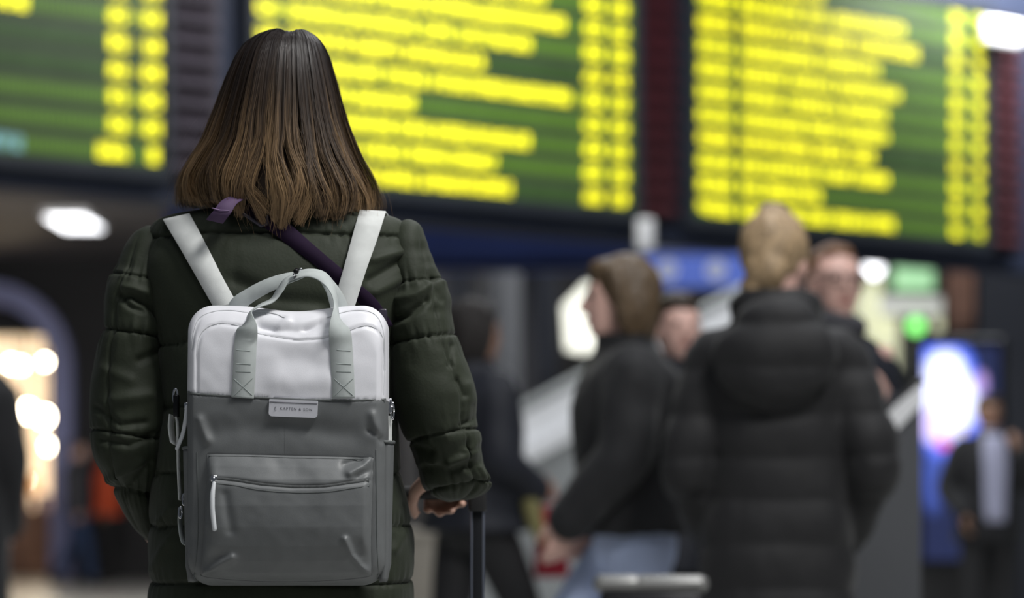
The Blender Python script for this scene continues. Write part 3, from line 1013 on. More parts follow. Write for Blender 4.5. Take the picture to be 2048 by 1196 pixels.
# =================================================================== PEOPLE
def hand_parts(wrist, fdir, palm_n, side, curl=0.35, s=1.0, spread=0.0):
    """palm and five fingers. fdir: wrist->knuckles, palm_n: out of the palm, side +1 right hand"""
    w = np.array(wrist, float)
    d = np.array(fdir, float)
    d /= np.linalg.norm(d)
    n = np.array(palm_n, float)
    n = n - d * (n @ d)
    n /= np.linalg.norm(n)
    L = np.cross(d, n) * side            # towards the thumb side
    out = []
    # palm: flattened loft
    th = np.linspace(0, 2 * PI, 14, endpoint=False)
    rings = []
    for t, hw, hd in ((-0.015, 0.022, 0.017), (0.01, 0.028, 0.016), (0.045, 0.038, 0.015), (0.075, 0.040, 0.013), (0.092, 0.038, 0.010)):
        c = w + d * t * s
        rings.append(c + s * (L[None] * (hw * np.cos(th))[:, None] + n[None] * (hd * np.sin(th))[:, None]))
    out.append(loft(rings))
    for k, (off, ln) in enumerate(((0.028, 0.072), (0.0095, 0.080), (-0.0095, 0.074), (-0.028, 0.058))):
        p = w + s * (d * (0.085 - 0.006 * abs(k - 1)) + L * off)
        pts, ang = [p.copy()], 0.0
        fd = d + L * (off * spread)
        for q, fr in enumerate((0.45, 0.32, 0.23)):
            ang += curl * (0.9, 1.15, 0.9)[q]
            p = p + s * ln * fr * (fd * math.cos(ang) + n * math.sin(ang))
            pts.append(p.copy())
        out.append(tube(pts, [0.0093 * s, 0.0088 * s, 0.0080 * s, 0.0068 * s], 8))
    b = w + s * (d * 0.02 + L * 0.026 + n * 0.004)
    t1 = b + s * (d * 0.025 + L * 0.022 + n * (0.008 + 0.01 * curl))
    t2 = t1 + s * (d * 0.027 + L * 0.006 + n * (0.004 + 0.014 * curl))
    t3 = t2 + s * (d * 0.022 - L * 0.004 * curl + n * (0.002 + 0.014 * curl))
    out.append(tube([b, t1, t2, t3], [0.014 * s, 0.0115 * s, 0.0095 * s, 0.0075 * s], 8))
    return out


BASEJ = dict(shR=(0.165, 0, 1.40), elR=(0.215, -0.03, 1.12), wrR=(0.215, 0.04, 0.89), fdR=(0, 0.2, -1), pnR=(-1, 0.2, 0), cuR=0.4,
             shL=(-0.165, 0, 1.40), elL=(-0.215, -0.03, 1.12), wrL=(-0.215, 0.04, 0.89), fdL=(0, 0.2, -1), pnL=(1, 0.2, 0), cuL=0.4,
             hiR=(0.085, 0, 0.92), knR=(0.095, 0.02, 0.50), anR=(0.10, -0.02, 0.09), toR=0.0,
             hiL=(-0.085, 0, 0.92), knL=(-0.095, 0.02, 0.50), anL=(-0.10, -0.02, 0.09), toL=0.0)


def rotz(a):
    c, s = math.cos(a), math.sin(a)
    return np.array(((c, -s, 0), (s, c, 0), (0, 0, 1.0)))


def person(label, loc, rot, H, pose=None, coat='black_cloth', hem=0.78, pad=0.03, hood=False, puffer=False, trousers='black_trouser', hair='short', hair_m='hair_dark',
           skin='skin_pale', yaw=0.0, lean=0.0, glasses=False, voxel=0.008, group=None, scarf=None, shirt=None, simple_head=False, coat_name='coat', sleeve_r=0.06):
    J = dict(BASEJ)
    J.update(pose or {})
    s = H / 1.72
    R = rotz(rot)
    T = np.array(loc, float)
    Hy = rotz(yaw)
    hz = 1.72 - 0.118                     # head centre height
    hb = np.array((0, 0.015 + lean * 0.62, hz))

    def sh(v):                            # lean of the upper body
        v = np.array(v, float)
        v[..., 1] += lean * np.clip(v[..., 2] - 0.93, 0, 9)
        return v

    def up(vf):
        v, f = vf
        return (np.asarray(v) * s) @ R.T + T, f

    def head(vf):
        v, f = vf
        return np.asarray(v) @ Hy.T + hb, f

    t = thing('person', label, 'person', tuple(T), group)
    # ---- body: one continuous skin
    B = [sloft([(0, 0, 0.86, 0.10, 0.08, 2.2), (0, 0, 0.93, 0.155, 0.105, 2.3), (0, 0, 1.08, 0.13, 0.09, 2.2), (0, 0, 1.28, 0.155, 0.105, 2.3), (0, -0.01, 1.38, 0.155, 0.085, 2.2), (0, -0.01, 1.44, 0.085, 0.06, 2.0), (0, 0, 1.48, 0.056, 0.056, 2)], 24, 24)]
    B[0] = (sh(B[0][0]), B[0][1])
    nb = sh((0, -0.01, 1.43))
    B.append(tube([nb, (nb + hb) / 2 + np.array((0, -0.012, -0.02)), hb + np.array((0, -0.015, -0.04))], [0.058, 0.053, 0.056], 16))
    B.append(head(ellip((0, -0.012, 0.012), (0.074, 0.094, 0.098), 24, 18)))
    B.append(head(sloft([(0, 0.045, -0.116, 0.012, 0.016, 2), (0, 0.042, -0.108, 0.030, 0.036, 2.2), (0, 0.036, -0.085, 0.045, 0.050, 2.2), (0, 0.028, -0.05, 0.058, 0.062, 2.2), (0, 0.022, -0.01, 0.065, 0.069, 2.2), (0, 0.018, 0.03, 0.067, 0.070, 2.2), (0, 0.01, 0.06, 0.05, 0.06, 2)], 20, 16)))
    B.append(head(tube([(0, 0.088, 0.012), (0, 0.103, -0.022), (0, 0.104, -0.036)], [0.008, 0.012, 0.011], 8)))
    for sd in (-1, 1):
        B.append(head(ellip((0.075 * sd, -0.005, -0.018), (0.010, 0.020, 0.031), 10, 8)))
        B.append(head(ellip((0.030 * sd, 0.076, 0.022), (0.024, 0.012, 0.008), 10, 6)))
    for k, sd in (('R', 1), ('L', -1)):
        a, b, c = sh(J['sh' + k]), sh(J['el' + k]), sh(J['wr' + k])
        B.append(tube([a * (0.7, 1, 1), a, (a + b) / 2, b, b * 0.55 + c * 0.45, c], [0.05, 0.056, 0.046, 0.038, 0.040, 0.026], 12))
        B += hand_parts(c, J['fd' + k], J['pn' + k], sd, J['cu' + k])
        h, kn, an = [np.array(J[q + k], float) for q in ('hi', 'kn', 'an')]
        B.append(tube([h, h * 0.5 + kn * 0.5, kn, kn * 0.6 + an * 0.4, an], [0.085, 0.070, 0.050, 0.050, 0.035], 12))
        td = rotz(J['to' + k]) @ np.array((0, 1.0, 0))
        B.append(tube([an + td * -0.03 + np.array((0, 0, -0.045)), an + td * 0.08 + np.array((0, 0, -0.05)), an + td * 0.15 + np.array((0, 0, -0.06))], [0.032, 0.034, 0.022], 10))
        B.append(tube([an, an + np.array((0, 0, -0.05))], [0.035, 0.034], 10))
    obj('body', up(fused(B, voxel, 3)), skin, t)
    # ---- face
    for sd in (-1, 1):
        obj('eye', up(head(ellip((0.030 * sd, 0.083, 0.004), (0.012, 0.008, 0.007), 10, 8))), 'eye', t)
    obj('lips', up(head(ellip((0, 0.088, -0.066), (0.022, 0.009, 0.008), 12, 8))), 'lips', t)
    # ---- hair
    Hp = []
    if hair is None:
        pass
    elif hair == 'short':
        Hp = [ellip((0, -0.022, 0.024), (0.081, 0.098, 0.096), 24, 16), ellip((0, 0.035, 0.075), (0.058, 0.05, 0.038), 16, 10), ellip((0, -0.07, -0.03), (0.055, 0.04, 0.05), 16, 10)]
    elif hair == 'crop':
        Hp = [ellip((0, -0.024, 0.022), (0.078, 0.092, 0.093), 24, 16), ellip((0, 0.02, 0.082), (0.05, 0.045, 0.028), 16, 10), ellip((0, -0.07, -0.03), (0.052, 0.036, 0.045), 16, 10)]
    elif hair == 'bob':
        Hp = [ellip((0, -0.022, 0.026), (0.090, 0.102, 0.100), 24, 16), ellip((0, 0.035, 0.072), (0.066, 0.055, 0.042), 16, 10),
              sloft([(0, -0.055, -0.125, 0.045, 0.030, 2.3), (0, -0.052, -0.11, 0.070, 0.050, 2.3), (0, -0.042, -0.06, 0.090, 0.070, 2.3), (0, -0.03, 0.02, 0.092, 0.082, 2.3), (0, -0.02, 0.06, 0.06, 0.06, 2)], 24, 20)]
        for sd in (-1, 1):
            Hp.append(tube([(0.075 * sd, 0.02, 0.06), (0.086 * sd, 0.008, 0.0), (0.084 * sd, -0.005, -0.06), (0.074 * sd, -0.02, -0.105)], [0.028, 0.024, 0.022, 0.015], 10))
    elif hair == 'updo':
        Hp = [ellip((0, -0.018, 0.03), (0.088, 0.108, 0.102), 24, 16), ellip((0, 0.03, 0.075), (0.062, 0.06, 0.045), 16, 10), ellip((0.005, -0.088, -0.03), (0.056, 0.045, 0.062), 18, 12), ellip((-0.02, -0.085, -0.075), (0.042, 0.035, 0.035), 14, 10), ellip((0, -0.02, 0.118), (0.045, 0.055, 0.022), 14, 10)]
    if Hp:
        hv, hf = fused([head(q) for q in Hp], 0.006, 2)
        nn = normals_of(hv, hf)
        hv = hv + nn * (fbm(hv * np.array((1, 1, 0.35)), 55, 5)[:, None] * 0.004)
        obj('hair', up((hv, hf)), hair_m, t)
    # ---- trousers
    Q = [sloft([(0, 0, 0.80, 0.12, 0.09, 2.2), (0, 0, 0.88, 0.165, 0.118, 2.3), (0, 0, 1.0, 0.16, 0.11, 2.3), (0, 0, 1.06, 0.14, 0.10, 2.3)], 24, 12)]
    for k in 'RL':
        h, kn, an = [np.array(J[q + k], float) for q in ('hi', 'kn', 'an')]
        Q.append(tube([h + (0, 0, -0.03), h * 0.5 + kn * 0.5, kn, kn * 0.5 + an * 0.5, an + (0, 0, 0.02)], [0.096, 0.088, 0.070, 0.065, 0.058], 14, n=14))
    obj('trousers', up(fused(Q, 0.010, 4)), trousers, t)
    for k in 'RL':
        an = np.array(J['an' + k], float)
        td = rotz(J['to' + k]) @ np.array((0, 1.0, 0))
        lat = np.array((td[1], -td[0], 0))
        rings = []
        for u, hw, hh in ((-0.085, 0.018, 0.02), (-0.075, 0.034, 0.05), (-0.03, 0.040, 0.055), (0.03, 0.042, 0.05), (0.09, 0.047, 0.036), (0.14, 0.043, 0.028), (0.17, 0.028, 0.022), (0.178, 0.010, 0.014)):
            c = an + td * u
            zb = an[2] - 0.09
            th = np.linspace(0, 2 * PI, 16, endpoint=False)
            rings.append(np.stack([c[0] + lat[0] * hw * np.cos(th), c[1] + lat[1] * hw * np.cos(th), zb + hh * (1 + np.clip(np.sin(th), -1, 1))], -1))
        obj('shoe', up(loft(rings)), 'shoe', t)
    # ---- coat
    if coat is None:
        return t, up, sh, head
    p = pad
    Cc = []
    secs = []
    if hem < 0.9:
        secs += [(0, 0, hem, 0.175 + p, 0.125 + p, 2.5), (0, 0, (hem + 0.93) / 2, 0.172 + p, 0.125 + p, 2.5)]
    secs += [(0, 0, 0.93, 0.162 + p, 0.115 + p, 2.4), (0, 0, 1.08, 0.148 + p, 0.105 + p, 2.4), (0, 0, 1.26, 0.165 + p, 0.115 + p, 2.4), (0, -0.01, 1.36, 0.172 + p, 0.10 + p, 2.3), (0, -0.01, 1.42, 0.135 + p, 0.075 + p * 0.7, 2.2), (0, 0.0, 1.465, 0.065 + p * 0.6, 0.062 + p * 0.5, 2), (0, 0.005, 1.50, 0.062 + p * 0.4, 0.062 + p * 0.4, 2)]
    tv, tf = sloft(secs, 36, 40)
    Cc.append((sh(tv), tf))
    sr = sleeve_r + p * 0.5
    for k in 'RL':
        a, b, c = sh(J['sh' + k]), sh(J['el' + k]), sh(J['wr' + k])
        Cc.append(tube([a * (0.6, 1, 1) + (0, 0, -0.03), a + (0, 0, -0.03), a * 0.5 + b * 0.5, b, b * 0.5 + c * 0.5, c], [sr, sr * 1.05, sr * 1.0, sr * 0.92, sr * 0.84, sr * 0.74], 16, n=18, round_ends=True))
    if hood:
        for q in (ellip((0, -0.155, 1.345), (0.155, 0.07, 0.115), 24, 14), ellip((0, -0.125, 1.42), (0.115, 0.085, 0.075), 24, 12), tube([(-0.085, 0.03, 1.47), (-0.075, -0.06, 1.485), (0, -0.105, 1.485), (0.075, -0.06, 1.485), (0.085, 0.03, 1.47)], 0.034, 10, n=20)):
            Cc.append((sh(q[0]), q[1]))
    cv, cf = fused(Cc, 0.009, 5)
    nn = normals_of(cv, cf)
    if puffer:
        zz = cv[:, 2] + 0.012 * vnoise(cv, 6, 3)
        ph = np.abs(np.sin(PI * zz / 0.11))
        cv = cv + nn * ((ph ** 0.5)[:, None] * 0.011 - 0.006)
    cv = cv + nn * (fbm(cv * np.array((1, 1, 0.6)), 11, 8)[:, None] * 0.006)
    obj(coat_name, up((cv, cf)), coat, t)
    if scarf:
        q = tube([(0.07 * math.cos(a), 0.005 + lean * 0.5 + 0.075 * math.sin(a), 1.475 + 0.012 * math.sin(2 * a)) for a in np.linspace(0, 2 * PI, 20)], 0.03, 10)
        obj('scarf', up(q), scarf, t)
    if shirt:
        rows = []
        for z, hw in ((1.46, 0.055), (1.38, 0.075), (1.25, 0.075), (1.10, 0.07), (0.98, 0.065), (0.92, 0.06)):
            yb = np.interp(z, [0.92, 1.08, 1.26, 1.36, 1.46], [0.117, 0.108, 0.118, 0.100, 0.062]) + p
            rows.append([(x * hw, yb * (1 - 0.05 * x * x) + 0.014, z) for x in np.linspace(-1, 1, 9)] + [(x * hw, yb - 0.02, z) for x in np.linspace(1, -1, 9)])
        vv, f2 = loft(np.array(rows))
        obj('shirt_front', up((sh(vv), f2)), shirt, t)
        obj('shirt_collar', up((sh(tube([(0.058 * math.cos(a), 0.01 + 0.064 * math.sin(a), 1.49) for a in np.linspace(0, 2 * PI, 20)], 0.016, 8)[0]), tube([(0.058 * math.cos(a), 0.01 + 0.064 * math.sin(a), 1.49) for a in np.linspace(0, 2 * PI, 20)], 0.016, 8)[1])), shirt, t)
    if glasses:
        parts = []
        for sd in (-1, 1):
            th = np.linspace(0, 2 * PI, 21)
            parts.append(tube([(0.033 * sd + 0.025 * math.cos(a), 0.103 - 0.004 * abs(math.cos(a)), 0.002 + 0.019 * math.sin(a)) for a in th], 0.0025, 6, round_ends=False))
            parts.append(tube([(0.058 * sd, 0.10, 0.008), (0.077 * sd, 0.06, 0.008), (0.080 * sd, -0.01, 0.0)], 0.0022, 6))
        parts.append(tube([(-0.009, 0.105, 0.006), (0, 0.108, 0.009), (0.009, 0.105, 0.006)], 0.0025, 6))
        obj('glasses', up(head(merge(*parts))), 'glasses', t)
    return t, up, sh, head


def px_at(px, Y):
    return (px - 1024) / F * Y


# blond woman in a black hooded puffer coat, seen from behind, hands in pockets
person('woman with pinned-up blond hair in a long black hooded puffer coat, seen from behind', (px_at(1553, 6.2), 6.2, 0), -0.12, 1.735,
       dict(shR=(0.15, 0, 1.385), shL=(-0.15, 0, 1.385), elR=(0.245, -0.05, 1.08), wrR=(0.175, 0.08, 0.90), fdR=(-0.3, 0.4, -0.8), elL=(-0.225, -0.05, 1.08), wrL=(-0.17, 0.08, 0.90), fdL=(0.3, 0.4, -0.8)),
       coat='black_puffer', hem=0.52, pad=0.026, hood=True, puffer=True, hair='updo', hair_m='hair_blond', yaw=-0.35)
# brown bob, profile to the left, light jeans
bw = person('woman with a brown bob in profile, black jacket and light blue jeans, striding', (px_at(1270, 6.7), 6.7, 0), PI / 2 + 0.08, 1.675,
            dict(elR=(0.225, -0.01, 1.12), wrR=(0.20, 0.10, 0.97), fdR=(-0.1, 0.45, -0.9), elL=(-0.225, 0.05, 1.15), wrL=(-0.20, 0.205, 0.975), fdL=(0.1, 0.35, -0.95),
                 hiR=(0.085, 0.01, 0.92), knR=(0.09, 0.25, 0.54), anR=(0.09, 0.30, 0.09), hiL=(-0.085, 0, 0.92), knL=(-0.09, 0.0, 0.51), anL=(-0.09, -0.22, 0.13)),
            coat='black_cloth', hem=0.96, pad=0.052, trousers='jeans_light', hair='bob', hair_m='hair_brown', lean=0.05, coat_name='jacket', skin='skin_pale')
v, f = rbox((-0.27, 0.06, 1.16), (0.012, 0.022, 0.03), 0.008)
obj('lit_arm_patch', bw[1]((v, f)), 'blue_item', bw[0])  # lit blue patch on the jacket, put in as a small coloured block
# man facing the camera between them
person('dark-haired man in a black coat facing between the bob-haired woman and the hooded coat', (px_at(1354, 8.0), 8.0, 0), PI + 0.15, 1.69,
       coat='navy_cloth', pad=0.03, hair='short', hair_m='hair_dark', skin='skin_pale', yaw=0.1)
# man with glasses
person('ginger-haired man with glasses in a dark jacket and grey scarf', (px_at(1666, 7.5), 7.5, 0), PI + 0.22, 1.80,
       dict(shL=(-0.135, 0, 1.385), elL=(-0.175, 0.02, 1.12), wrL=(-0.105, 0.17, 1.235), fdL=(0.55, 0.5, 0.6), pnL=(0.6, -0.6, 0.0), elR=(0.24, 0.0, 1.12), wrR=(0.10, 0.20, 1.12), fdR=(-0.9, 0.3, 0.2), pnR=(0, -1, 0.2)),
       coat='navy_cloth', pad=0.012, sleeve_r=0.052, hair='crop', hair_m='hair_red', skin='skin_pale', glasses=True, scarf='grey_cloth', coat_name='jacket')
# person in a navy coat with a red bag
nv = person('dark-haired person in a navy coat walking past the escalator with a red bag', (px_at(950, 9.0), 9.0, 0), -1.0, 1.745,
            dict(elR=(0.21, -0.02, 1.13), wrR=(0.20, 0.13, 1.03), fdR=(0, 1, -0.2), pnR=(-1, 0, 0), cuR=0.9, knR=(0.09, 0.17, 0.53), anR=(0.09, 0.22, 0.10), knL=(-0.09, -0.06, 0.50), anL=(-0.09, -0.16, 0.13)),
            coat='navy_cloth', hem=0.87, pad=0.045, lean=-0.03, hair='bob', hair_m='hair_black', skin='skin_tan_and_shade')
c = nv[1]((np.array([(0.205, 0.20, 1.00)]), []))[0][0]
rb = thing('red_bag', 'red carrier bag with a yellow scarf hanging from the hand of the navy coat person', 'bag', (c[0], c[1], c[2] - 0.32))
obj('sack', sloft([(c[0], c[1], c[2] - 0.30, 0.06, 0.035, 2.6), (c[0], c[1], c[2] - 0.28, 0.065, 0.04, 2.6), (c[0], c[1], c[2] - 0.12, 0.06, 0.04, 2.6), (c[0], c[1], c[2] - 0.05, 0.05, 0.02, 2.4), (c[0], c[1], c[2] - 0.035, 0.02, 0.012, 2)], 24, 18), 'red_item', rb)
obj('handle', tube([(c[0] + 0.03 * math.cos(a), c[1], c[2] - 0.045 + 0.055 * math.sin(a)) for a in np.linspace(0, PI, 12)], 0.005, 6), 'red_item', rb)
obj('scarf', tube([(c[0] - 0.05, c[1] - 0.03, c[2] + 0.02), (c[0] - 0.075, c[1] - 0.05, c[2] - 0.02), (c[0] - 0.06, c[1] - 0.055, c[2] - 0.10), (c[0] - 0.04, c[1] - 0.055, c[2] - 0.16)], [0.02, 0.035, 0.03, 0.02], 10, n=12), 'yellow_item', rb)
# person at the left frame edge
person('person in a long black coat standing before the arched shop', (px_at(-102, 9.2), 9.2, 0), 0.2, 1.76, coat='black_cloth', hem=0.55, pad=0.05, hair='short', hair_m='hair_black', skin='skin_pale')
# man in a suit at the totem
person('man in a dark suit and white shirt reading in front of the digital totem', (px_at(1976, 14.2), 14.2, 0), PI + 0.12, 1.63,
       dict(elL=(-0.25, 0.02, 1.14), wrL=(-0.13, 0.22, 1.33), fdL=(0.3, 0.1, 0.9), pnL=(0.3, -1, 0), elR=(0.26, 0.0, 1.12), wrR=(0.20, 0.14, 0.98)),
       coat='black_cloth', hem=0.80, pad=0.035, hair='short', hair_m='hair_dark', skin='skin_tan_and_shade', shirt='shirt_white', coat_name='jacket')  # darker skin colour carries the shade on his face
# two far people by the shop
person('person in a bright orange jacket standing by the dark arch wall', (px_at(214, 29.0), 29.0, 0), PI * 0.6, 1.70, coat='orange_cloth', hem=0.82, pad=0.05, trousers='black_trouser', voxel=0.012, hair_m='hair_dark', skin='skin_tan_and_shade', coat_name='jacket')
person('walker in blue jeans and a dark top passing the arched shop', (px_at(152, 28.2), 28.2, 0), -PI / 2, 1.70, dict(knR=(0.09, 0.14, 0.52), anR=(0.09, 0.20, 0.09), knL=(-0.09, -0.04, 0.50), anL=(-0.09, -0.26, 0.14)), coat='grey_cloth', hem=0.88, pad=0.03, trousers='jeans_dark', voxel=0.012, hair_m='hair_dark')

# =================================================================== THE WOMAN WITH THE BACKPACK
WY = 3.63
WX = px_at(562, WY)
wl = np.array((WX, WY, 0.0))
ws = 1.685 / 1.72


def wloc(px, py, Y):
    return tuple((np.array(P(px, py, Y)) - wl) / ws)


wp = person('woman in an olive quilted jacket with shoulder-length brown hair, seen from behind', (WX, WY, 0), 0.0, 1.685,
            dict(shR=wloc(775, 520, 3.63), elR=wloc(880, 840, 3.61), wrR=wloc(888, 950, 3.775), fdR=(0, 1, -0.10), pnR=(0, 0.05, -1), cuR=0.98,
                 shL=wloc(345, 525, 3.63), elL=wloc(262, 870, 3.60), wrL=wloc(316, 1060, 3.74), fdL=(0.5, 0.5, -0.7), pnL=(0.5, -0.6, 0)),
            coat=None, hair=None, trousers='black_trouser', skin='skin', voxel=0.005)[0]


def quilt(yy, seams, A, d_mm=0.75, lo=None, hi=None):
    """puff height (m) and distance (mm) to the nearest seam for virtual pixel rows yy"""
    s = np.array(sorted(seams), float)
    s = np.concatenate([[s[0] - 110], s, [s[-1] + 110]])
    i = np.clip(np.searchsorted(s, yy) - 1, 0, len(s) - 2)
    t = np.clip((yy - s[i]) / (s[i + 1] - s[i]), 0, 1)
    d = np.minimum(yy - s[i], s[i + 1] - yy) * d_mm
    return A * (4 * t * (1 - t)) ** 0.45, np.abs(d)


def folds(v, n, lst):
    """local ridges/valleys on the camera side: (polyline px, amplitude m, width px)"""
    px = pxof(v)
    w = np.clip(-n[:, 1] * 1.6, 0, 1)
    out = np.zeros(len(v))
    for poly, amp, wd in lst:
        d = seg_dist(px, poly)
        out += amp * np.exp(-(d / wd) ** 2)
    return v + n * (out * w)[:, None]


# ---- jacket torso
secs = []
for y, xl, xr, hd, ex in [(388, 486, 640, .070, 2), (402, 474, 656, .076, 2), (416, 440, 690, .082, 2), (426, 385, 742, .088, 2.1), (438, 332, 792, .095, 2.2), (455, 306, 815, .104, 2.3), (490, 292, 826, .118, 2.4),
                          (540, 288, 828, .132, 2.5), (610, 296, 820, .142, 2.5), (690, 314, 802, .146, 2.5), (780, 324, 792, .148, 2.5), (870, 318, 796, .150, 2.5), (960, 308, 806, .153, 2.5), (1050, 303, 822, .158, 2.5),
                          (1130, 301, 828, .162, 2.5), (1200, 300, 826, .165, 2.5), (1320, 298, 828, .167, 2.5), (1480, 296, 832, .168, 2.5), (1500, 298, 830, .164, 2.5)]:
    a, b = P(xl, y, WY), P(xr, y, WY)
    secs.append(((a.x + b.x) / 2, WY, a.z, (b.x - a.x) / 2, hd, ex))
tv, tf = sloft(secs, 220, 300)
yy = HZ - (tv[:, 2] - CAMZ) * F / WY
th = np.arctan2(tv[:, 1] - WY, tv[:, 0] - WX)
yw = yy + 3.5 * np.sin(3 * th + 0.5) + 3 * vnoise(tv, 9, 2)
TS = [478, 694, 815, 945, 1048, 1160, 1275, 1390]
puff, dmm = quilt(yw, TS, 0.0065)
nn = normals_of(tv, tf)
fade = np.clip((yy - 420) / 40, 0, 1)
ang = th * 60
pucker = vnoise(np.stack([ang * 0.9, yy * 0.02, yy * 0], -1), 1.0, 4) * np.exp(-dmm / 16) * 0.0035
disp = (puff - 0.005 - 0.0030 * np.exp(-(dmm / 2.4) ** 2) + pucker) * fade + 0.0022 * fbm(tv * np.array((1, 1, 1.4)), 9, 6)
tv = tv + nn * disp[:, None]
nn = normals_of(tv, tf)
tv = folds(tv, nn, [([(470, 560), (560, 600), (640, 605)], -0.006, 16), ([(470, 480), (470, 600)], -0.0012, 3), ([(452, 470), (500, 462), (560, 476)], -0.003, 4), ([(745, 520), (800, 505)], 0.006, 9), ([(740, 560), (810, 520)], -0.007, 9), ([(750, 585), (800, 560)], 0.005, 9),
                    ([(800, 900), (815, 985), (800, 1060)], -0.004, 6), ([(828, 990), (800, 1010)], -0.004, 5), ([(790, 1100), (815, 1060)], 0.005, 9), ([(320, 1045), (345, 1015)], 0.006, 9), ([(303, 1140), (340, 1080)], 0.006, 10)])
jk = obj('jacket', (tv, tf), 'jacket', wp)
hemz = secs[-1][2]
obj('zip_hem_band', sloft([(secs[-1][0], WY, hemz - 0.012, secs[-1][3] * 0.99, 0.162, 2.5), (secs[-1][0], WY, hemz + 0.012, secs[-1][3] * 1.0, 0.164, 2.5)], 120), 'jacket_thread', jk)


def sleeve(rows, seams, tilt, vfrac, fl, seed, sgn):
    r = np.array(rows, float)      # y, xl, xr, Yc, depth radius
    r = crom(r, 320)
    seg = 150
    t = np.linspace(0, 2 * PI, seg, endpoint=False)
    e = 2 / 2.15
    cx, hw = (r[:, 1] + r[:, 2]) / 2, (r[:, 2] - r[:, 1]) / 2
    c, s = np.cos(t), np.sin(t)
    cc, sc = np.sign(c) * np.abs(c) ** e, np.sign(s) * np.abs(s) ** e
    X = (cx[:, None] - 1024 + hw[:, None] * cc) / F * r[:, 3][:, None]
    Y = r[:, 3][:, None] + r[:, 4][:, None] * sc
    Z = np.broadcast_to((CAMZ + (HZ - r[:, 0]) / F * r[:, 3])[:, None], X.shape)
    v, f = loft(np.stack([X, Y, Z], -1))
    ring = np.concatenate([np.repeat(np.arange(320), seg), [0, 319]])
    cth = np.concatenate([np.tile(c, 320), [0, 0]])
    sth = np.concatenate([np.tile(s, 320), [0, 0]])
    ty_ = np.concatenate([np.tile(t, 320), [0, 0]])
    yv = r[ring, 0] + tilt * cth * hw[ring] + 3 * vnoise(v, 14, seed)
    puff, dmm = quilt(yv, seams, 0.0066)
    n = normals_of(v, f)
    # lengthwise seam on the camera side and its twin on the far side
    dl = np.abs(cth - vfrac - 0.06 * np.sin(r[ring, 0] / 60)) * hw[ring] * 0.75
    pk = vnoise(np.stack([ty_ * 9, yv * 0.02, yv * 0], -1), 1.0, seed + 1) * np.exp(-dmm / 18) * 0.004
    pk2 = vnoise(np.stack([yv * 0.055, ty_ * 0, yv * 0], -1), 1.0, seed + 3) * np.exp(-dl / 14) * 0.0032
    top = np.clip((r[ring, 0] - r[0, 0] - 14) / 70, 0, 1)
    d = (puff - 0.0045 - 0.0030 * np.exp(-(dmm / 2.4) ** 2) - 0.0040 * np.exp(-(dl / 2.6) ** 2) - 0.002 * np.exp(-(dl / 9) ** 2) + pk + pk2) * top + 0.0022 * fbm(v * np.array((1, 1, 1.6)), 11, seed + 2)
    v = v + n * d[:, None]
    n = normals_of(v, f)
    v = folds(v, n, fl)
    return v, f


Lrows = [(454, 292, 304, 3.625, .010), (460, 281, 318, 3.625, .026), (470, 268, 332, 3.625, .040), (488, 254, 345, 3.625, .054), (515, 238, 352, 3.625, .065), (560, 221, 352, 3.62, .075), (620, 213, 347, 3.62, .078), (665, 207, 345, 3.615, .079), (700, 198, 345, 3.615, .080),
         (760, 187, 346, 3.61, .080), (830, 182, 344, 3.605, .080), (870, 186, 340, 3.60, .079), (910, 193, 334, 3.60, .077), (950, 210, 327, 3.615, .073), (1000, 237, 320, 3.65, .068), (1050, 268, 318, 3.70, .058), (1080, 292, 318, 3.725, .036), (1088, 300, 314, 3.73, .014)]
LS = sleeve(Lrows, [668, 870, 985], -0.14, -0.42,
            [([(243, 592), (262, 590), (300, 612), (330, 640)], -0.009, 9), ([(243, 600), (262, 615), (285, 622)], -0.005, 6), ([(250, 575), (290, 585)], 0.005, 9), ([(190, 815), (240, 850), (290, 845)], -0.005, 8), ([(200, 880), (260, 890), (330, 860)], -0.0045, 7), ([(215, 960), (280, 925)], 0.006, 9), ([(230, 800), (300, 790)], 0.005, 12),
             ([(300, 930), (255, 985)], -0.005, 8), ([(280, 720), (330, 700)], -0.005, 9), ([(210, 740), (260, 760)], 0.004, 12)], 21, -1)
obj('sleeve', LS, 'jacket', jk)
Rrows = [(442, 810, 823, 3.625, .010), (447, 800, 834, 3.625, .026), (458, 788, 844, 3.625, .042), (480, 776, 856, 3.625, .056), (510, 768, 870, 3.625, .065), (540, 766, 882, 3.62, .070), (580, 768, 893, 3.62, .075), (640, 771, 904, 3.615, .078), (690, 775, 920, 3.61, .080),
         (740, 778, 936, 3.61, .081), (790, 785, 950, 3.605, .081), (830, 795, 953, 3.605, .080), (870, 808, 961, 3.61, .079), (910, 828, 962, 3.625, .078), (935, 838, 968, 3.635, .077), (955, 842, 980, 3.645, .075), (972, 846, 983, 3.655, .070), (986, 858, 968, 3.665, .060), (997, 880, 945, 3.675, .042), (1002, 895, 930, 3.68, .018)]
RS = sleeve(Rrows, [680, 872, 974], 0.18, 0.62,
            [([(790, 600), (830, 590), (860, 570)], 0.006, 9), ([(785, 640), (815, 630), (855, 600)], -0.009, 8), ([(865, 560), (885, 600)], -0.006, 7), ([(905, 690), (900, 730)], -0.006, 6), ([(915, 760), (930, 790)], -0.006, 7), ([(940, 770), (950, 800)], 0.006, 9), ([(925, 850), (955, 835)], -0.006, 6), ([(930, 900), (960, 880)], 0.006, 8),
             ([(850, 930), (900, 945), (940, 930)], -0.006, 8), ([(900, 925), (950, 905)], 0.006, 8), ([(960, 935), (985, 965)], 0.006, 8), ([(815, 890), (860, 905)], -0.006, 8), ([(830, 930), (870, 925)], 0.005, 8)], 33, 1)
obj('sleeve', RS, 'jacket', jk)
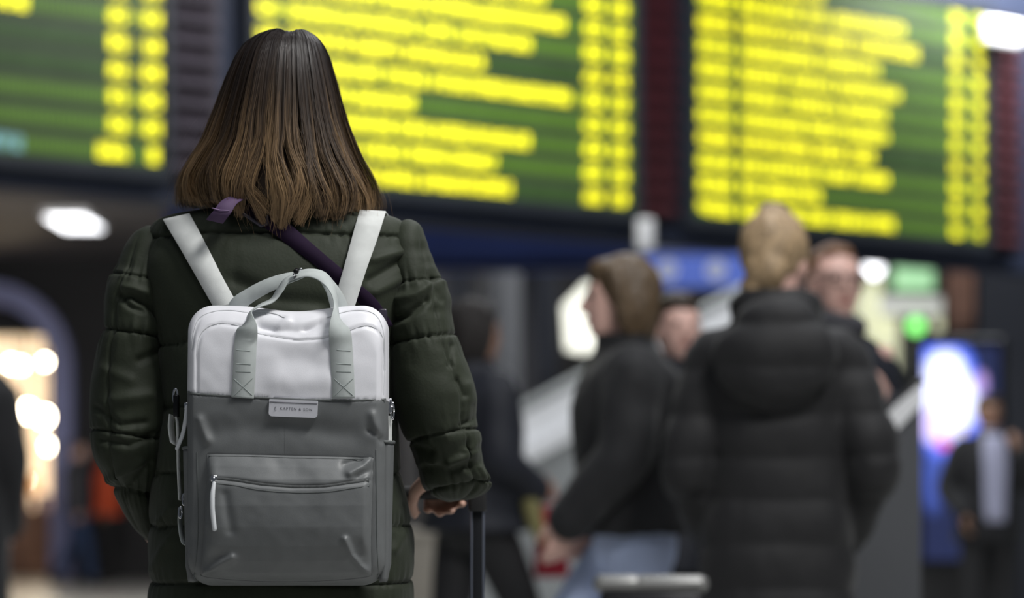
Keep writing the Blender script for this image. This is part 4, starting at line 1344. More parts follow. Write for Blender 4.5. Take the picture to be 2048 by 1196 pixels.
JB = BVHTree.FromPolygons([Vector(q) for q in np.vstack([tv, LS[0], RS[0]])], [list(map(int, q)) for q in tf] + [[int(i) + len(tv) for i in q] for q in LS[1]] + [[int(i) + len(tv) + len(LS[0]) for i in q] for q in RS[1]])

# ---- hair: inner volume plus strands
HCY = 3.61
sil = np.array([(63, 563, 596, .012), (65, 545, 612, .030), (70, 528, 625, .048), (80, 508, 637, .064), (97, 488, 649, .080), (120, 473, 658, .090), (160, 455, 669, .100), (200, 440, 679, .105), (250, 420, 692, .109), (290, 403, 706, .112), (330, 377, 724, .115),
                (360, 359, 741, .117), (385, 348, 754, .118), (405, 344, 765, .118), (425, 346, 770, .116), (455, 350, 770, .113), (490, 356, 766, .108)], float)
bx = np.array([344, 375, 420, 470, 520, 575, 620, 680, 720, 770], float)
byy = np.array([402, 410, 402, 412, 432, 450, 441, 434, 430, 417], float)
arc = np.concatenate([[0], np.cumsum(np.hypot(np.diff(sil[:, 0]), np.diff(sil[:, 2])))])
arc /= arc[-1]


def hair_pt(u, th, k):
    """u along the silhouette, th angle (pi..2pi faces the camera), k radial scale -> world points"""
    y = np.interp(u, arc, sil[:, 0])
    xl = np.interp(u, arc, sil[:, 1])
    xr = np.interp(u, arc, sil[:, 2])
    dp = np.interp(u, arc, sil[:, 3])
    cx, hw = (xl + xr) / 2, (xr - xl) / 2
    Y = HCY + dp * k * np.sin(th)
    px = cx + hw * k * np.cos(th)
    X = (px - 1024) / F * HCY
    Z = CAMZ + (HZ - y - (1 - k) * 26) / F * HCY
    return np.stack([X, Y, Z], -1), px


def end_y(px):
    return np.interp(px, bx, byy)


uu = np.linspace(0, 0.83, 60)
th = np.linspace(0, 2 * PI, 90, endpoint=False)
rg = np.stack([hair_pt(np.full(90, u), th, 0.86)[0] for u in uu])
hv, hf = loft(rg)
hn = normals_of(hv, hf)
hv = hv + hn * (0.003 * vnoise(np.stack([np.arctan2(hv[:, 1] - HCY, hv[:, 0] - WX) * 16, hv[:, 2] * 3, hv[:, 2] * 0], -1), 1.0, 3))[:, None]

hm = bpy.data.materials.new('ombre_hair')
hm.use_nodes = True
nt = hm.node_tree
bs = nt.nodes['Principled BSDF']
tc = nt.nodes.new('ShaderNodeTexCoord')
sxyz = nt.nodes.new('ShaderNodeSeparateXYZ')
nt.links.new(tc.outputs['Object'], sxyz.inputs[0])
mr = nt.nodes.new('ShaderNodeMapRange')
mr.inputs['From Min'].default_value = 1.70
mr.inputs['From Max'].default_value = 1.42
nt.links.new(sxyz.outputs['Z'], mr.inputs['Value'])
at = nt.nodes.new('ShaderNodeAttribute')
at.attribute_name = 'strand'
am = nt.nodes.new('ShaderNodeMath')
am.operation = 'MULTIPLY'
nt.links.new(at.outputs['Fac'], am.inputs[0])
nt.links.new(mr.outputs['Result'], am.inputs[1])
ad = nt.nodes.new('ShaderNodeMath')
ad.operation = 'MULTIPLY_ADD'
nt.links.new(am.outputs[0], ad.inputs[0])
ad.inputs[1].default_value = 0.36
nt.links.new(mr.outputs['Result'], ad.inputs[2])
rp = nt.nodes.new('ShaderNodeValToRGB')
rp.color_ramp.elements[0].position = 0.10
rp.color_ramp.elements[0].color = (0.018, 0.013, 0.012, 1)
rp.color_ramp.elements[1].position = 1.0
rp.color_ramp.elements[1].color = (0.30, 0.19, 0.095, 1)
e = rp.color_ramp.elements.new(0.45)
e.color = (0.050, 0.033, 0.022, 1)
e = rp.color_ramp.elements.new(0.75)
e.color = (0.155, 0.098, 0.052, 1)
nt.links.new(ad.outputs[0], rp.inputs['Fac'])
nt.links.new(rp.outputs['Color'], bs.inputs['Base Color'])
bs.inputs['Roughness'].default_value = 0.48
bs.inputs['Specular IOR Level'].default_value = 0.35
hair_o = obj('hair', (hv, hf), hm, wp)
hair_o.data.attributes.new('strand', 'FLOAT', 'POINT').data.foreach_set('value', np.full(len(hair_o.data.vertices), -1.6, np.float32))

NS, K = 11500, 26
cl_n = 120
cl_c = np.sort(RNG.uniform(0, 2 * PI, cl_n))
cl_amp = RNG.uniform(2, 11, cl_n)
cl_ph = RNG.uniform(0, 6.28, cl_n)
cl_k = RNG.uniform(1.0, 2.2, cl_n)
cl_br = RNG.normal(0, 0.6, cl_n)
cl_r = RNG.uniform(-0.05, 0.015, cl_n)
# most strands on the camera side
t0 = np.where(RNG.random(NS) < 0.78, RNG.uniform(PI - 0.25, 2 * PI + 0.25, NS), RNG.uniform(0, 2 * PI, NS))
kr = 1.035 - 0.12 * RNG.random(NS) ** 1.3
fly = RNG.random(NS) < 0.045
ci = np.array([np.argmin(np.abs((cl_c - (q % (2 * PI)) + PI) % (2 * PI) - PI)) for q in t0])
kr = np.where(fly, 1.0 + np.abs(RNG.normal(0, 0.03, NS)), kr + cl_r[ci])
dth = ((cl_c[ci] - t0 % (2 * PI) + PI) % (2 * PI)) - PI
s = np.linspace(0, 1, K)
# length of each strand: solve for u at the bottom outline
px_end = (np.interp(0.86, arc, (sil[:, 1] + sil[:, 2]) / 2) + np.interp(0.86, arc, (sil[:, 2] - sil[:, 1]) / 2) * np.cos(t0))
yend = np.where(np.sin(t0) < 0.1, end_y(px_end), 415) - RNG.uniform(0, 1, NS) ** 2 * 26
yend = yend + 17 * np.clip(-np.sin(t0), 0, 1)
yend = yend + 7 * np.sin(cl_ph[ci] * 3)
uend = np.interp(yend, sil[:, 0], arc)
u0 = RNG.uniform(0.0, 0.06, NS)
U = u0[:, None] + (uend - u0)[:, None] * s[None] ** 0.95
TH = t0[:, None] + dth[:, None] * 0.75 * (s[None] ** 1.5) + RNG.normal(0, 0.015, NS)[:, None] * s[None]
KR = kr[:, None] * (1 - 0.10 * np.clip(s[None] - 0.86, 0, 1) / 0.14 * RNG.uniform(0, 1, NS)[:, None])
pts, _ = hair_pt(U, TH, KR)
wave = (cl_amp[ci][:, None] * np.sin(cl_k[ci][:, None] * 2 * PI * s[None] + cl_ph[ci][:, None]) + RNG.normal(0, 2.2, NS)[:, None] * np.sin(5 * s[None] + RNG.uniform(0, 6, NS)[:, None])) * (s[None] ** 2.2) / F * HCY
curl = RNG.uniform(-1, 1, cl_n) * RNG.uniform(4, 17, cl_n)
cs_ = np.clip((s[None] - 0.70) / 0.30, 0, 1)
wave = wave + (curl[ci][:, None] * (np.sin(cs_ * PI * 0.9) * 0.8 - cs_ ** 2 * 0.9) * RNG.uniform(0.5, 1.2, NS)[:, None]) / F * HCY
# big locks: shared wave, depth and shade
bl_n = 30
bl_c = (np.arange(bl_n) + RNG.uniform(-0.35, 0.35, bl_n)) * 2 * PI / bl_n
bi = np.array([np.argmin(np.abs((bl_c - (q % (2 * PI)) + PI) % (2 * PI) - PI)) for q in cl_c])[ci]
bw_a, bw_p, bw_k = RNG.uniform(4, 12, bl_n), RNG.uniform(0, 6.28, bl_n), RNG.uniform(1.6, 2.9, bl_n)
bl_r, bl_s = RNG.uniform(-0.045, 0.025, bl_n), RNG.normal(0, 0.5, bl_n)
bd = ((bl_c[bi] - t0 % (2 * PI) + PI) % (2 * PI)) - PI
TH = TH + bd[:, None] * 0.30 * np.clip(s[None] - 0.35, 0, 1) ** 1.3
wave = wave + bw_a[bi][:, None] * np.sin(bw_k[bi][:, None] * 2 * PI * s[None] + bw_p[bi][:, None]) * np.clip((s[None] - 0.4) / 0.6, 0, 1) ** 1.4 / F * HCY
KR = KR + bl_r[bi][:, None] * np.clip(s[None] * 1.5, 0, 1) - 0.03 * np.clip((s[None] - 0.85) / 0.15, 0, 1) ** 2
pts, _ = hair_pt(U, TH, KR)
tang = np.stack([-np.sin(TH), np.cos(TH), np.zeros_like(TH)], -1)
pts = pts + tang * wave[..., None]
if True:
    jx = np.cumsum(RNG.normal(0, 1, (NS, K, 3)) * np.where(fly, 0.0022, 0.00018)[:, None, None], axis=1)
    pts = pts + jx * s[None, :, None]
# centre parting dip at the crown
dip = np.exp(-((pts[..., 0] - px_at(582, HCY)) / 0.010) ** 2) * np.exp(-((pts[..., 2] - 1.70) / 0.02) ** 2)
pts[..., 2] -= dip * 0.006
wd = np.interp(s, [0, 0.1, 0.8, 1], [0.00030, 0.00052, 0.00045, 0.00018])[None] * RNG.uniform(0.6, 1.25, NS)[:, None]
wd = np.where(fly[:, None], 0.00012, wd)
out = np.stack([np.cos(TH) * 0.4, np.sin(TH) * 0.4 - 0.0, np.zeros_like(TH)], -1)
a_r = RNG.normal(0, 0.5, NS)[:, None, None]
wdir = tang + out * a_r
wdir /= np.linalg.norm(wdir, axis=-1)[..., None]
V = np.stack([pts - wdir * wd[..., None], pts + wdir * wd[..., None]], 2).reshape(-1, 3)
base = (np.arange(NS)[:, None] * K + np.arange(K - 1)[None]) * 2
fc = np.stack([base, base + 1, base + 3, base + 2], -1).reshape(-1, 4)
me = bpy.data.meshes.new('hair_strands')
me.vertices.add(len(V))
me.vertices.foreach_set('co', (V - np.array(ORG[wp])).ravel())
me.loops.add(len(fc) * 4)
me.loops.foreach_set('vertex_index', fc.ravel().astype(np.int32))
me.polygons.add(len(fc))
me.polygons.foreach_set('loop_start', np.arange(0, len(fc) * 4, 4, dtype=np.int32))
me.update(calc_edges=True)
me.shade_smooth()
me.materials.append(hm)
a_ = me.attributes.new('strand', 'FLOAT', 'POINT')
sv = np.repeat(bl_s[bi] + cl_br[ci] * 0.5 + RNG.normal(0, 0.45, NS) + (RNG.random(NS) < 0.12) * 0.9 - 0.6 * np.cos(t0) * (np.cos(t0) < 0.3), K * 2)
a_.data.foreach_set('value', sv.astype(np.float32))
hs = newobj('hair_strands', me, hair_o)
hs['kind'] = 'stuff'

# =================================================================== BACKPACK
BY = 3.372                      # front face depth
bl, br_ = P(368.5, 800, BY).x, P(771.5, 800, BY).x
btop, bbot = P(500, 611, BY + 0.05).z, P(500, 1172, BY + 0.02).z
bcx, bcz = (bl + br_) / 2, (btop + bbot) / 2
hx, hzz = (br_ - bl) / 2, (btop - bbot) / 2
DEP = 0.102
RC = 0.036


def rrect(hx, zt, zb, rc, m=320):
    """rounded rectangle outline, evenly sampled; returns (x,z)"""
    rc = max(1e-4, min(rc, hx * 0.999, (zt - zb) / 2 * 0.999))
    pts = []
    for cx, cz, a0 in ((hx - rc, zt - rc, 0), (-hx + rc, zt - rc, PI / 2), (-hx + rc, zb + rc, PI), (hx - rc, zb + rc, 1.5 * PI)):
        for a in np.linspace(a0, a0 + PI / 2, 24):
            pts.append((cx + rc * math.cos(a), cz + rc * math.sin(a)))
    pts.append(pts[0])
    p = np.array(pts)
    L = np.concatenate([[0], np.cumsum(np.linalg.norm(np.diff(p, axis=0), axis=1))])
    # fixed fractional split so rings line up
    q = np.linspace(0, L[-1], m, endpoint=False)
    return np.stack([np.interp(q, L, p[:, 0]), np.interp(q, L, p[:, 1])], -1)


rings = []


def bring(ix, it, ib, y, rc):
    o2 = rrect(hx - ix, hzz - it, -hzz + ib, rc)
    return np.stack([bcx + o2[:, 0], np.full(len(o2), y), bcz + o2[:, 1]], -1)


yb_ = BY + DEP
for k in np.linspace(0.10, 0.012, 6):
    rings.append(bring(k, k, k, yb_, RC))
for a in np.linspace(0, PI / 2, 6):
    rings.append(bring(0.012 * (1 - math.sin(a)), 0.012 * (1 - math.sin(a)), 0.012 * (1 - math.sin(a)), yb_ - 0.012 * (1 - math.cos(a)), RC))
for y in np.linspace(yb_ - 0.014, BY + 0.042, 24):
    rings.append(bring(0, 0, 0, y, RC))
for a in np.linspace(0.06, PI / 2, 26):
    c_, s_ = 1 - math.cos(a), math.sin(a)
    rings.append(bring(0.014 * c_, 0.043 * c_, 0.016 * c_, BY + 0.040 * (1 - s_), RC))
i0 = 0.014
for k in np.linspace(0, 1, 64)[1:]:
    ix = i0 + (hx - i0 - 0.0001) * k
    rings.append(bring(ix, 0.043 + (hx - 0.014) * 0.9 * k, 0.016 + (hx - 0.014) * 1.0 * k, BY, RC * (1 - k) + 0.0005))
pv, pf = loft(np.array(rings))
pf = [q for q in pf if len(pv) - 1 not in q]
# gentle overall shape: bulging front, sagging top
fx, fz = (pv[:, 0] - bcx) / hx, (pv[:, 2] - bcz) / hzz
front = np.clip((yb_ - pv[:, 1]) / DEP, 0, 1)
pv[:, 1] -= front * 0.010 * np.clip(1 - fx ** 4, 0, 1) * np.clip(1 - fz ** 4, 0, 1)
topw = np.clip((fz - 0.80) / 0.2, 0, 1) ** 1.5
pv[:, 2] -= topw * 0.0085 * np.exp(-((fx - 0.08) / 0.38) ** 2)
pv[:, 1] += (np.clip(fz - 0.1, 0, 1) / 0.9) ** 2.5 * 0.016 * front          # top leans back
n_ = normals_of(pv, pf)


def sculpt(v, n, lst):
    px = pxof(v)
    w = np.clip((-n[:, 1] + 0.15) * 1.5, 0, 1) + np.clip(n[:, 2], 0, 1)
    w = np.clip(w, 0, 1)
    d = np.zeros(len(v))
    for poly, amp, wd in lst:
        d += amp * np.exp(-(seg_dist(px, poly) / wd) ** 2)
    out = v.copy()
    out += n * (d * w)[:, None]
    return out


seam_w = [(377, 784), (395, 788), (470, 793), (575, 798), (680, 801), (771, 799)]
inner = [(394, 786), (394, 700), (400, 672), (415, 655), (440, 647), (475, 651), (500, 662), (540, 672), (590, 680), (640, 678), (690, 664), (725, 652), (745, 654), (762, 668), (768, 700), (767, 790)]
outer_l = [(383, 700), (387, 668), (398, 638), (425, 624), (460, 621), (500, 626), (545, 627), (572, 637)]
outer_r = [(650, 637), (690, 624), (722, 621), (748, 628), (763, 650), (769, 690), (770, 740)]
pv = sculpt(pv, n_, [(inner, -0.0022, 2.6), (outer_l, -0.0016, 2.6), (outer_r, -0.0016, 2.6), (seam_w, -0.0018, 2.2),
                     ([(520, 650), (600, 660), (665, 650)], -0.007, 16), ([(520, 648), (545, 655)], -0.004, 7), ([(560, 650), (575, 640)], 0.004, 8), ([(610, 655), (640, 640)], -0.004, 6), ([(580, 718), (620, 722)], -0.003, 30), ([(560, 762), (610, 768), (650, 762)], 0.003, 26),
                     ([(400, 840), (415, 880)], 0.005, 9), ([(745, 830), (755, 870)], 0.005, 9), ([(740, 860), (765, 880)], -0.005, 7), ([(430, 860), (560, 850), (700, 868)], -0.003, 22)])
n_ = normals_of(pv, pf)
pv = pv + n_ * (0.0016 * fbm(pv, 16, 41) * np.clip(-n_[:, 1], 0, 1))[:, None]
bp = thing('backpack', 'white and grey backpack with sage webbing handles on the olive jacket', 'backpack', (bcx, BY + DEP / 2, bbot))
ppx = pxof(pv)
below = side_dist(ppx, seam_w)
up_f, lo_f = [], []
zline = np.interp((pv[:, 0] / pv[:, 1]) * F + 1024, [q[0] for q in seam_w], [q[1] for q in seam_w])
zsplit = CAMZ + (HZ - zline) / F * (BY + 0.0)
isup = pv[:, 2] > zsplit
for q in pf:
    if 0 < sum(isup[list(q)]) < len(q):
        for i in q:
            if abs(pv[i, 2] - zsplit[i]) < 0.0022:
                pv[i, 2] = zsplit[i]
isup = pv[:, 2] >= zsplit - 1e-9
for q in pf:
    (up_f if np.mean(pv[list(q), 2]) > np.mean(zsplit[list(q)]) else lo_f).append(q)


def submesh(v, fs):
    idx = sorted({i for q in fs for i in q})
    mp = {i: k for k, i in enumerate(idx)}
    return v[idx], [[mp[i] for i in q] for q in fs]


obj('upper_panel', submesh(pv, up_f), 'vinyl_white', bp)
obj('lower_panel', submesh(pv, lo_f), 'vinyl_grey', bp)
BB = BVHTree.FromPolygons([Vector(q) for q in pv], [list(map(int, q)) for q in pf])


def surf(poly, bvh, off=0.0, n=40, fb=BY):
    p = crom(np.array(poly, float), n)
    q = np.array([cast(bvh, a, b, off, fb) for a, b in p])
    q[:, 1] = np.convolve(np.pad(q[:, 1], 2, mode='edge'), np.ones(5) / 5, 'valid')
    return list(q)


def piping(nm, poly, rad, m, par, off=0.0, n=60, bvh=None):
    return obj(nm, tube(surf(poly, bvh or BB, off, n), rad, 6), m, par)


piping('seam_piping', seam_w, 0.0016, 'grey_piping', bp, 0.0002)
piping('panel_seam', inner, 0.0008, 'vinyl_piping', bp, -0.0004, 90)
piping('zip_piping', outer_l, 0.0008, 'vinyl_piping', bp, -0.0003)
piping('zip_piping', outer_r, 0.0008, 'vinyl_piping', bp, -0.0003)

# ---- front pocket
na, nb_ = 130, 110
aa, bb = np.meshgrid(np.linspace(0, 1, na), np.linspace(0, 1, nb_))
lft = crom(np.array([(415, 906), (411, 990), (407, 1070), (401, 1150)], float), nb_)
rgt = crom(np.array([(747, 914), (745, 990), (743, 1070), (744, 1150)], float), nb_)
ttl = np.linspace(0, 1, nb_)
PXg = lft[:, 0][:, None] * (1 - aa) + rgt[:, 0][:, None] * aa
PYg = (lft[:, 1][:, None] * (1 - aa) + rgt[:, 1][:, None] * aa) + bb ** 6 * 14 * np.sin(PI * aa) ** 0.5
Hh = np.interp(bb, [0, 0.03, 0.10, 0.20, 0.27, 0.42, 0.60, 0.75, 0.86, 0.95, 1.0], [0.0015, 0.005, 0.013, 0.022, 0.0255, 0.029, 0.029, 0.026, 0.021, 0.013, 0.002])
ed = np.clip(np.minimum(aa, 1 - aa) / 0.055, 0, 1)
Hh = Hh * (0.10 + 0.90 * (1 - (1 - ed) ** 2.0) ** 0.5)
Hh += 0.003 * np.sin(PI * aa) ** 0.7 * np.clip(bb * 3, 0, 1)
pw = np.stack([PXg.ravel(), PYg.ravel()], -1)
zipl = [(424, 957), (470, 961), (520, 969), (585, 974), (650, 973), (700, 966), (738, 961)]
fo = np.zeros(len(pw))
for poly, amp, wd in [(zipl, -0.0032, 4.0), ([(404, 1152), (430, 1136), (464, 1116)], 0.0065, 8), ([(410, 1120), (440, 1110)], -0.003, 12), ([(690, 1080), (702, 1110), (720, 1132), (742, 1150)], 0.0065, 7), ([(715, 1090), (735, 1120)], -0.003, 12),
                      ([(700, 945), (740, 920)], 0.007, 9), ([(690, 930), (720, 922)], -0.005, 8), ([(715, 955), (742, 940)], -0.003, 6), ([(450, 990), (462, 1060)], -0.0035, 10), ([(560, 930), (590, 935)], -0.0025, 20), ([(560, 1050), (640, 1060)], 0.002, 45)]:
    fo += amp * np.exp(-(seg_dist(pw, poly) / wd) ** 2)
fo *= np.clip(np.minimum(ed.ravel() * 3 + 0.15, np.clip((1 - bb.ravel()) * 30 + 0.2, 0, 1)), 0, 1)
Hh = Hh.ravel() + fo
base_pts = np.array([cast(BB, a, b, 0, BY) for a, b in pw])
gy = base_pts[:, 1].reshape(nb_, na)
gp = np.pad(gy, ((0, 0), (4, 4)), mode='edge')
md = np.median(np.stack([gp[:, k:k + na] for k in range(9)]), 0)
md = np.where(np.abs(gy - md) > 0.0015, md, gy).ravel()
base_pts = np.array((0, 0, CAMZ)) + (base_pts - np.array((0, 0, CAMZ))) * (md / base_pts[:, 1])[:, None]
by_s = base_pts[:, 1]
kk = (by_s - Hh) / by_s
O = np.array((0, 0, CAMZ))
fv = O + (base_pts - O) * kk[:, None]
fv += np.array((0, 1, 0)) * (0.0012 * fbm(fv, 20, 77))[:, None]
gf = [(i * na + j, i * na + j + 1, (i + 1) * na + j + 1, (i + 1) * na + j) for i in range(nb_ - 1) for j in range(na - 1)]
# rim going back into the bag
rim = [i for i in range(na)] + [i * na + na - 1 for i in range(1, nb_)] + [(nb_ - 1) * na + j for j in range(na - 2, -1, -1)] + [i * na for i in range(nb_ - 2, 0, -1)]
rv = base_pts[rim] + np.array((0, 0.004, 0))
nV = len(fv)
rf = [(rim[i], nV + i, nV + (i + 1) % len(rim), rim[(i + 1) % len(rim)]) for i in range(len(rim))]
pk = obj('front_pocket', (np.vstack([fv, rv]), [q[::-1] for q in gf] + rf), 'vinyl_grey', bp)
PB = BVHTree.FromPolygons([Vector(q) for q in fv], [list(q) for q in gf])
zp = np.array(surf(zipl, PB, 0.0006, 60))
tn = np.gradient(zp, axis=0)
tn /= np.linalg.norm(tn, axis=1)[:, None]
wz = np.cross(tn, np.array((0, -1.0, 0)))
wz /= np.linalg.norm(wz, axis=1)[:, None]
obj('zip', strip(zp, wz, np.cross(wz, tn), 0.0026, 0.0012), 'zip', pk)
piping('zip_stitching', [(424, 966), (470, 971), (520, 980), (585, 985), (650, 984), (700, 977), (739, 971)], 0.0006, 'grey_piping', pk, 0.0002, 60, PB)
piping('top_stitching', [(418, 912), (500, 913), (600, 916), (742, 919)], 0.0006, 'grey_piping', pk, 0.0, 60, PB)
sl0 = cast(PB, 428, 957, 0.003, BY)
obj('zip_slider', merge(rbox(sl0, (0.0045, 0.003, 0.0045), 0.002), tube([sl0 + Vector((0, -0.003, 0)), sl0 + Vector((0, -0.004, -0.008))], 0.0022, 8)), 'chrome', pk)
pc = [P(428, 966, sl0.y - 0.006), P(425, 990, sl0.y - 0.012), P(425, 1020, sl0.y - 0.015), P(429, 1058, sl0.y - 0.017)]
obj('zip_pull', tube(pc, [0.0025, 0.0034, 0.0034, 0.0032], 8, n=16, flat=0.7), 'cord', pk)

# ---- side pockets
for sd, lb in ((-1, 'l'), (1, 'r')):
    rows = []
    ys = np.linspace(898 if sd < 0 else 886, 1163, 34)
    for i, y in enumerate(ys):
        u = i / 33.0
        z = CAMZ + (HZ - y) / F * (BY + 0.06)
        xo = (bl if sd < 0 else br_)
        bulge = 0.011 * (1 - 0.45 * u) * (1 - max(0, u - 0.88) / 0.12 * 0.85)
        # section: slim D shape hugging the side
        th_ = np.linspace(-PI / 2, PI / 2, 14)
        yc = BY + 0.066
        ring = [(xo + sd * (bulge * math.cos(a) ** 0.5 - 0.003 if abs(math.cos(a)) > 1e-6 else xo * 0 - 0.003), yc + 0.047 * math.sin(a), z + 0.0012 * vnoise(np.array([[y * .05, a, 0.0]]), 1, 9)[0]) for a in th_]
        ring = [(q[0] if abs(q[0] - xo) < 0.03 else xo - sd * 0.003, q[1], q[2]) for q in ring]
        ring += [(xo - sd * 0.010, yc + 0.045, z), (xo - sd * 0.010, yc - 0.045, z)]
        rows.append(ring)
    sp = obj('side_pocket', loft(np.array(rows)), 'vinyl_grey', bp)
    top = [Vector(q) + Vector((0, 0, 0.001)) for q in rows[0][:14]]
    obj('pocket_rim', tube(top, 0.0022, 6), 'grey_piping', sp)
    piping('pocket_seam', [((394, 905), (396, 1000), (395, 1080), (388, 1160)) if sd < 0 else ((752, 900), (753, 1000), (754, 1080), (757, 1150))][0], 0.0009, 'grey_piping', bp, 0.0)

# ---- logo patch with lettering
c4 = [cast(BB, x, y, 0, BY) for x, y in ((540, 800), (634, 804), (634, 834), (540, 830))]
ctr = sum(c4, Vector()) / 4
ux = (c4[1] - c4[0]).normalized()
uz = (c4[0] - c4[3])
uz = (uz - ux * uz.dot(ux)).normalized()
un = ux.cross(uz).normalized()           # towards the camera?
if un.y > 0:
    un = -un
Rm = np.array([ux, -un, uz]).T
pw_, ph_ = (c4[1] - c4[0]).length / 2 + 0.001, (c4[0] - c4[3]).length / 2 + 0.0015
th4 = []
rc_ = 0.0045
for cx_, cz_, a0 in ((pw_ - rc_, ph_ - 0.001, 0), (-pw_ + rc_, ph_ - 0.001, PI / 2), (-pw_ + rc_, -ph_ + rc_, PI), (pw_ - rc_, -ph_ + rc_, 1.5 * PI)):
    rr = 0.001 if cz_ > 0 else rc_
    cx2 = cx_ + (rc_ - rr) * (1 if cx_ > 0 else -1)
    for a in np.linspace(a0, a0 + PI / 2, 6):
        th4.append((cx2 + rr * math.cos(a), cz_ + rr * math.sin(a)))
v, f = extrude_poly(th4, 'y', -0.0045, 0.0035)
v = np.array(v) @ Rm.T + np.array(ctr)
lp_ = obj('logo_patch', (v, f), 'patch', bp, sharp=40)
st = [(-pw_ + 0.001, ph_ - 0.0042), (pw_ - 0.001, ph_ - 0.0042)]
v, f = tube([(a, -0.0046, b) for a, b in st], 0.0005, 6)
obj('patch_stitching', (np.array(v) @ Rm.T + np.array(ctr), f), 'ink', lp_)


def lettering(text, width, height=None):
    cu = bpy.data.curves.new('t', 'FONT')
    cu.body = text
    cu.align_x = 'CENTER'
    cu.align_y = 'CENTER'
    cu.space_character = 1.25
    cu.resolution_u = 3
    o = bpy.data.objects.new('t', cu)
    COL.objects.link(o)
    dg = bpy.context.evaluated_depsgraph_get()
    m = bpy.data.meshes.new_from_object(o.evaluated_get(dg))
    v = np.array([q.co[:] for q in m.vertices])
    f = [tuple(p.vertices) for p in m.polygons]
    bpy.data.objects.remove(o, do_unlink=True)
    bpy.data.meshes.remove(m)
    k = width / (v[:, 0].max() - v[:, 0].min())
    v = v * k
    return np.stack([v[:, 0], np.zeros(len(v)), v[:, 1]], -1), f


v, f = lettering('KAPTEN & SON', pw_ * 1.30)
v = v + np.array((0.004, -0.0049, -0.001))
br2 = tube([(-pw_ * 0.66 - 0.0015, -0.0049, 0.0012), (-pw_ * 0.66 - 0.003, -0.0049, 0.0012), (-pw_ * 0.66 - 0.003, -0.0049, -0.0032), (-pw_ * 0.66 - 0.0015, -0.0049, -0.0032)], 0.00025, 4)
obj('lettering', (np.array(v) @ Rm.T + np.array(ctr), f), 'ink', lp_, smooth=False)
obj('bracket_mark', (np.array(br2[0]) @ Rm.T + np.array(ctr), br2[1]), 'ink', lp_, smooth=False)


# ---- webbing handles
def handle(keys, n, hw, th, nm, m, bvh=BB):
    """keys: px, py, depth or None (on the bag), twist degrees (0 = face to camera), half-width scale"""
    K3, tw, hs_ = [], [], []
    for px, py, Y, a, k in keys:
        if Y is None:
            q = cast(bvh, px, py, 0.0026, BY + 0.05)
            K3.append(np.array(q))
        else:
            K3.append(np.array(P(px, py, Y)))
        tw.append(a)
        hs_.append(k)
    R4 = crom(np.hstack([np.array(K3), np.array(tw)[:, None], np.array(hs_)[:, None]]), n)
    c = R4[:, :3]
    t = np.gradient(c, axis=0)
    t /= np.linalg.norm(t, axis=1)[:, None]
    w0 = np.cross(t, np.array((0, -1.0, 0)))
    w0 /= np.linalg.norm(w0, axis=1)[:, None] + 1e-9
    n0 = np.cross(w0, t)
    a = np.radians(R4[:, 3])[:, None]
    w = w0 * np.cos(a) + n0 * np.sin(a)
    nn = np.cross(w, t)
    return obj(nm, strip(c, w, nn, hw * R4[:, 4], th), m, bp), c, w


fh, fcn, fw = handle([(485, 796, None, 0, 1), (487, 770, None, 0, 1), (489, 735, None, 0, 1), (490, 705, None, 0, 1), (492, 680, None, 4, 1.0), (495, 657, BY - 0.004, 22, 1.0), (497, 640, BY + 0.001, 58, 0.85), (501, 625, BY + 0.008, 80, 0.70), (520, 612, BY + 0.02, 72, 0.65), (545, 600, BY + 0.03, 66, 0.65),
                      (560, 580, BY + 0.035, 62, 0.75), (572, 562, BY + 0.04, 64, 0.7), (590, 553, BY + 0.045, 66, 0.7), (615, 548, BY + 0.045, 66, 0.7), (638, 552, BY + 0.043, 60, 0.75), (655, 566, BY + 0.04, 60, 0.72), (667, 588, BY + 0.03, 72, 0.65), (672, 612, BY + 0.02, 80, 0.62), (674, 630, BY + 0.008, 72, 0.75),
                      (677, 648, BY, 42, 0.92), (680, 668, BY - 0.004, 15, 1.0), (682, 690, None, 2, 1), (684, 720, None, 0, 1), (686, 760, None, 0, 1), (687, 797, None, 0, 1)], 170, 0.0158, 0.0016, 'front_handle', 'webbing')
rh, rcn, rw = handle([(470, 640, BY + 0.085, 10, 1), (474, 612, BY + 0.08, 15, 1), (498, 592, BY + 0.075, 28, 1.0), (530, 574, BY + 0.065, 34, 1), (560, 562, BY + 0.058, 38, 0.95), (592, 552, BY + 0.054, 48, 0.85), (618, 545, BY + 0.054, 55, 0.8), (642, 551, BY + 0.056, 50, 0.85), (658, 570, BY + 0.062, 45, 0.9), (672, 596, BY + 0.072, 30, 1.0), (682, 625, BY + 0.08, 10, 1), (684, 645, BY + 0.085, 5, 1)], 110, 0.0128, 0.0016, 'rear_handle', 'webbing')
sn = P(592, 546, BY + 0.030)
obj('snap_button', merge(tube([sn + Vector((0, 0.010, 0.004)), sn + Vector((0, -0.001, 0.002))], 0.0040, 14), ellip(sn + Vector((0, -0.003, 0.002)), (0.0036, 0.002, 0.0036), 12, 8)), 'black_metal', bp)
obj('snap_rivet', merge(ellip(sn + Vector((-0.002, -0.006, -0.003)), (0.0022, 0.002, 0.0022), 10, 8), ellip(sn + Vector((0.007, -0.004, 0.005)), (0.0024, 0.002, 0.0022), 10, 8)), 'chrome', bp)
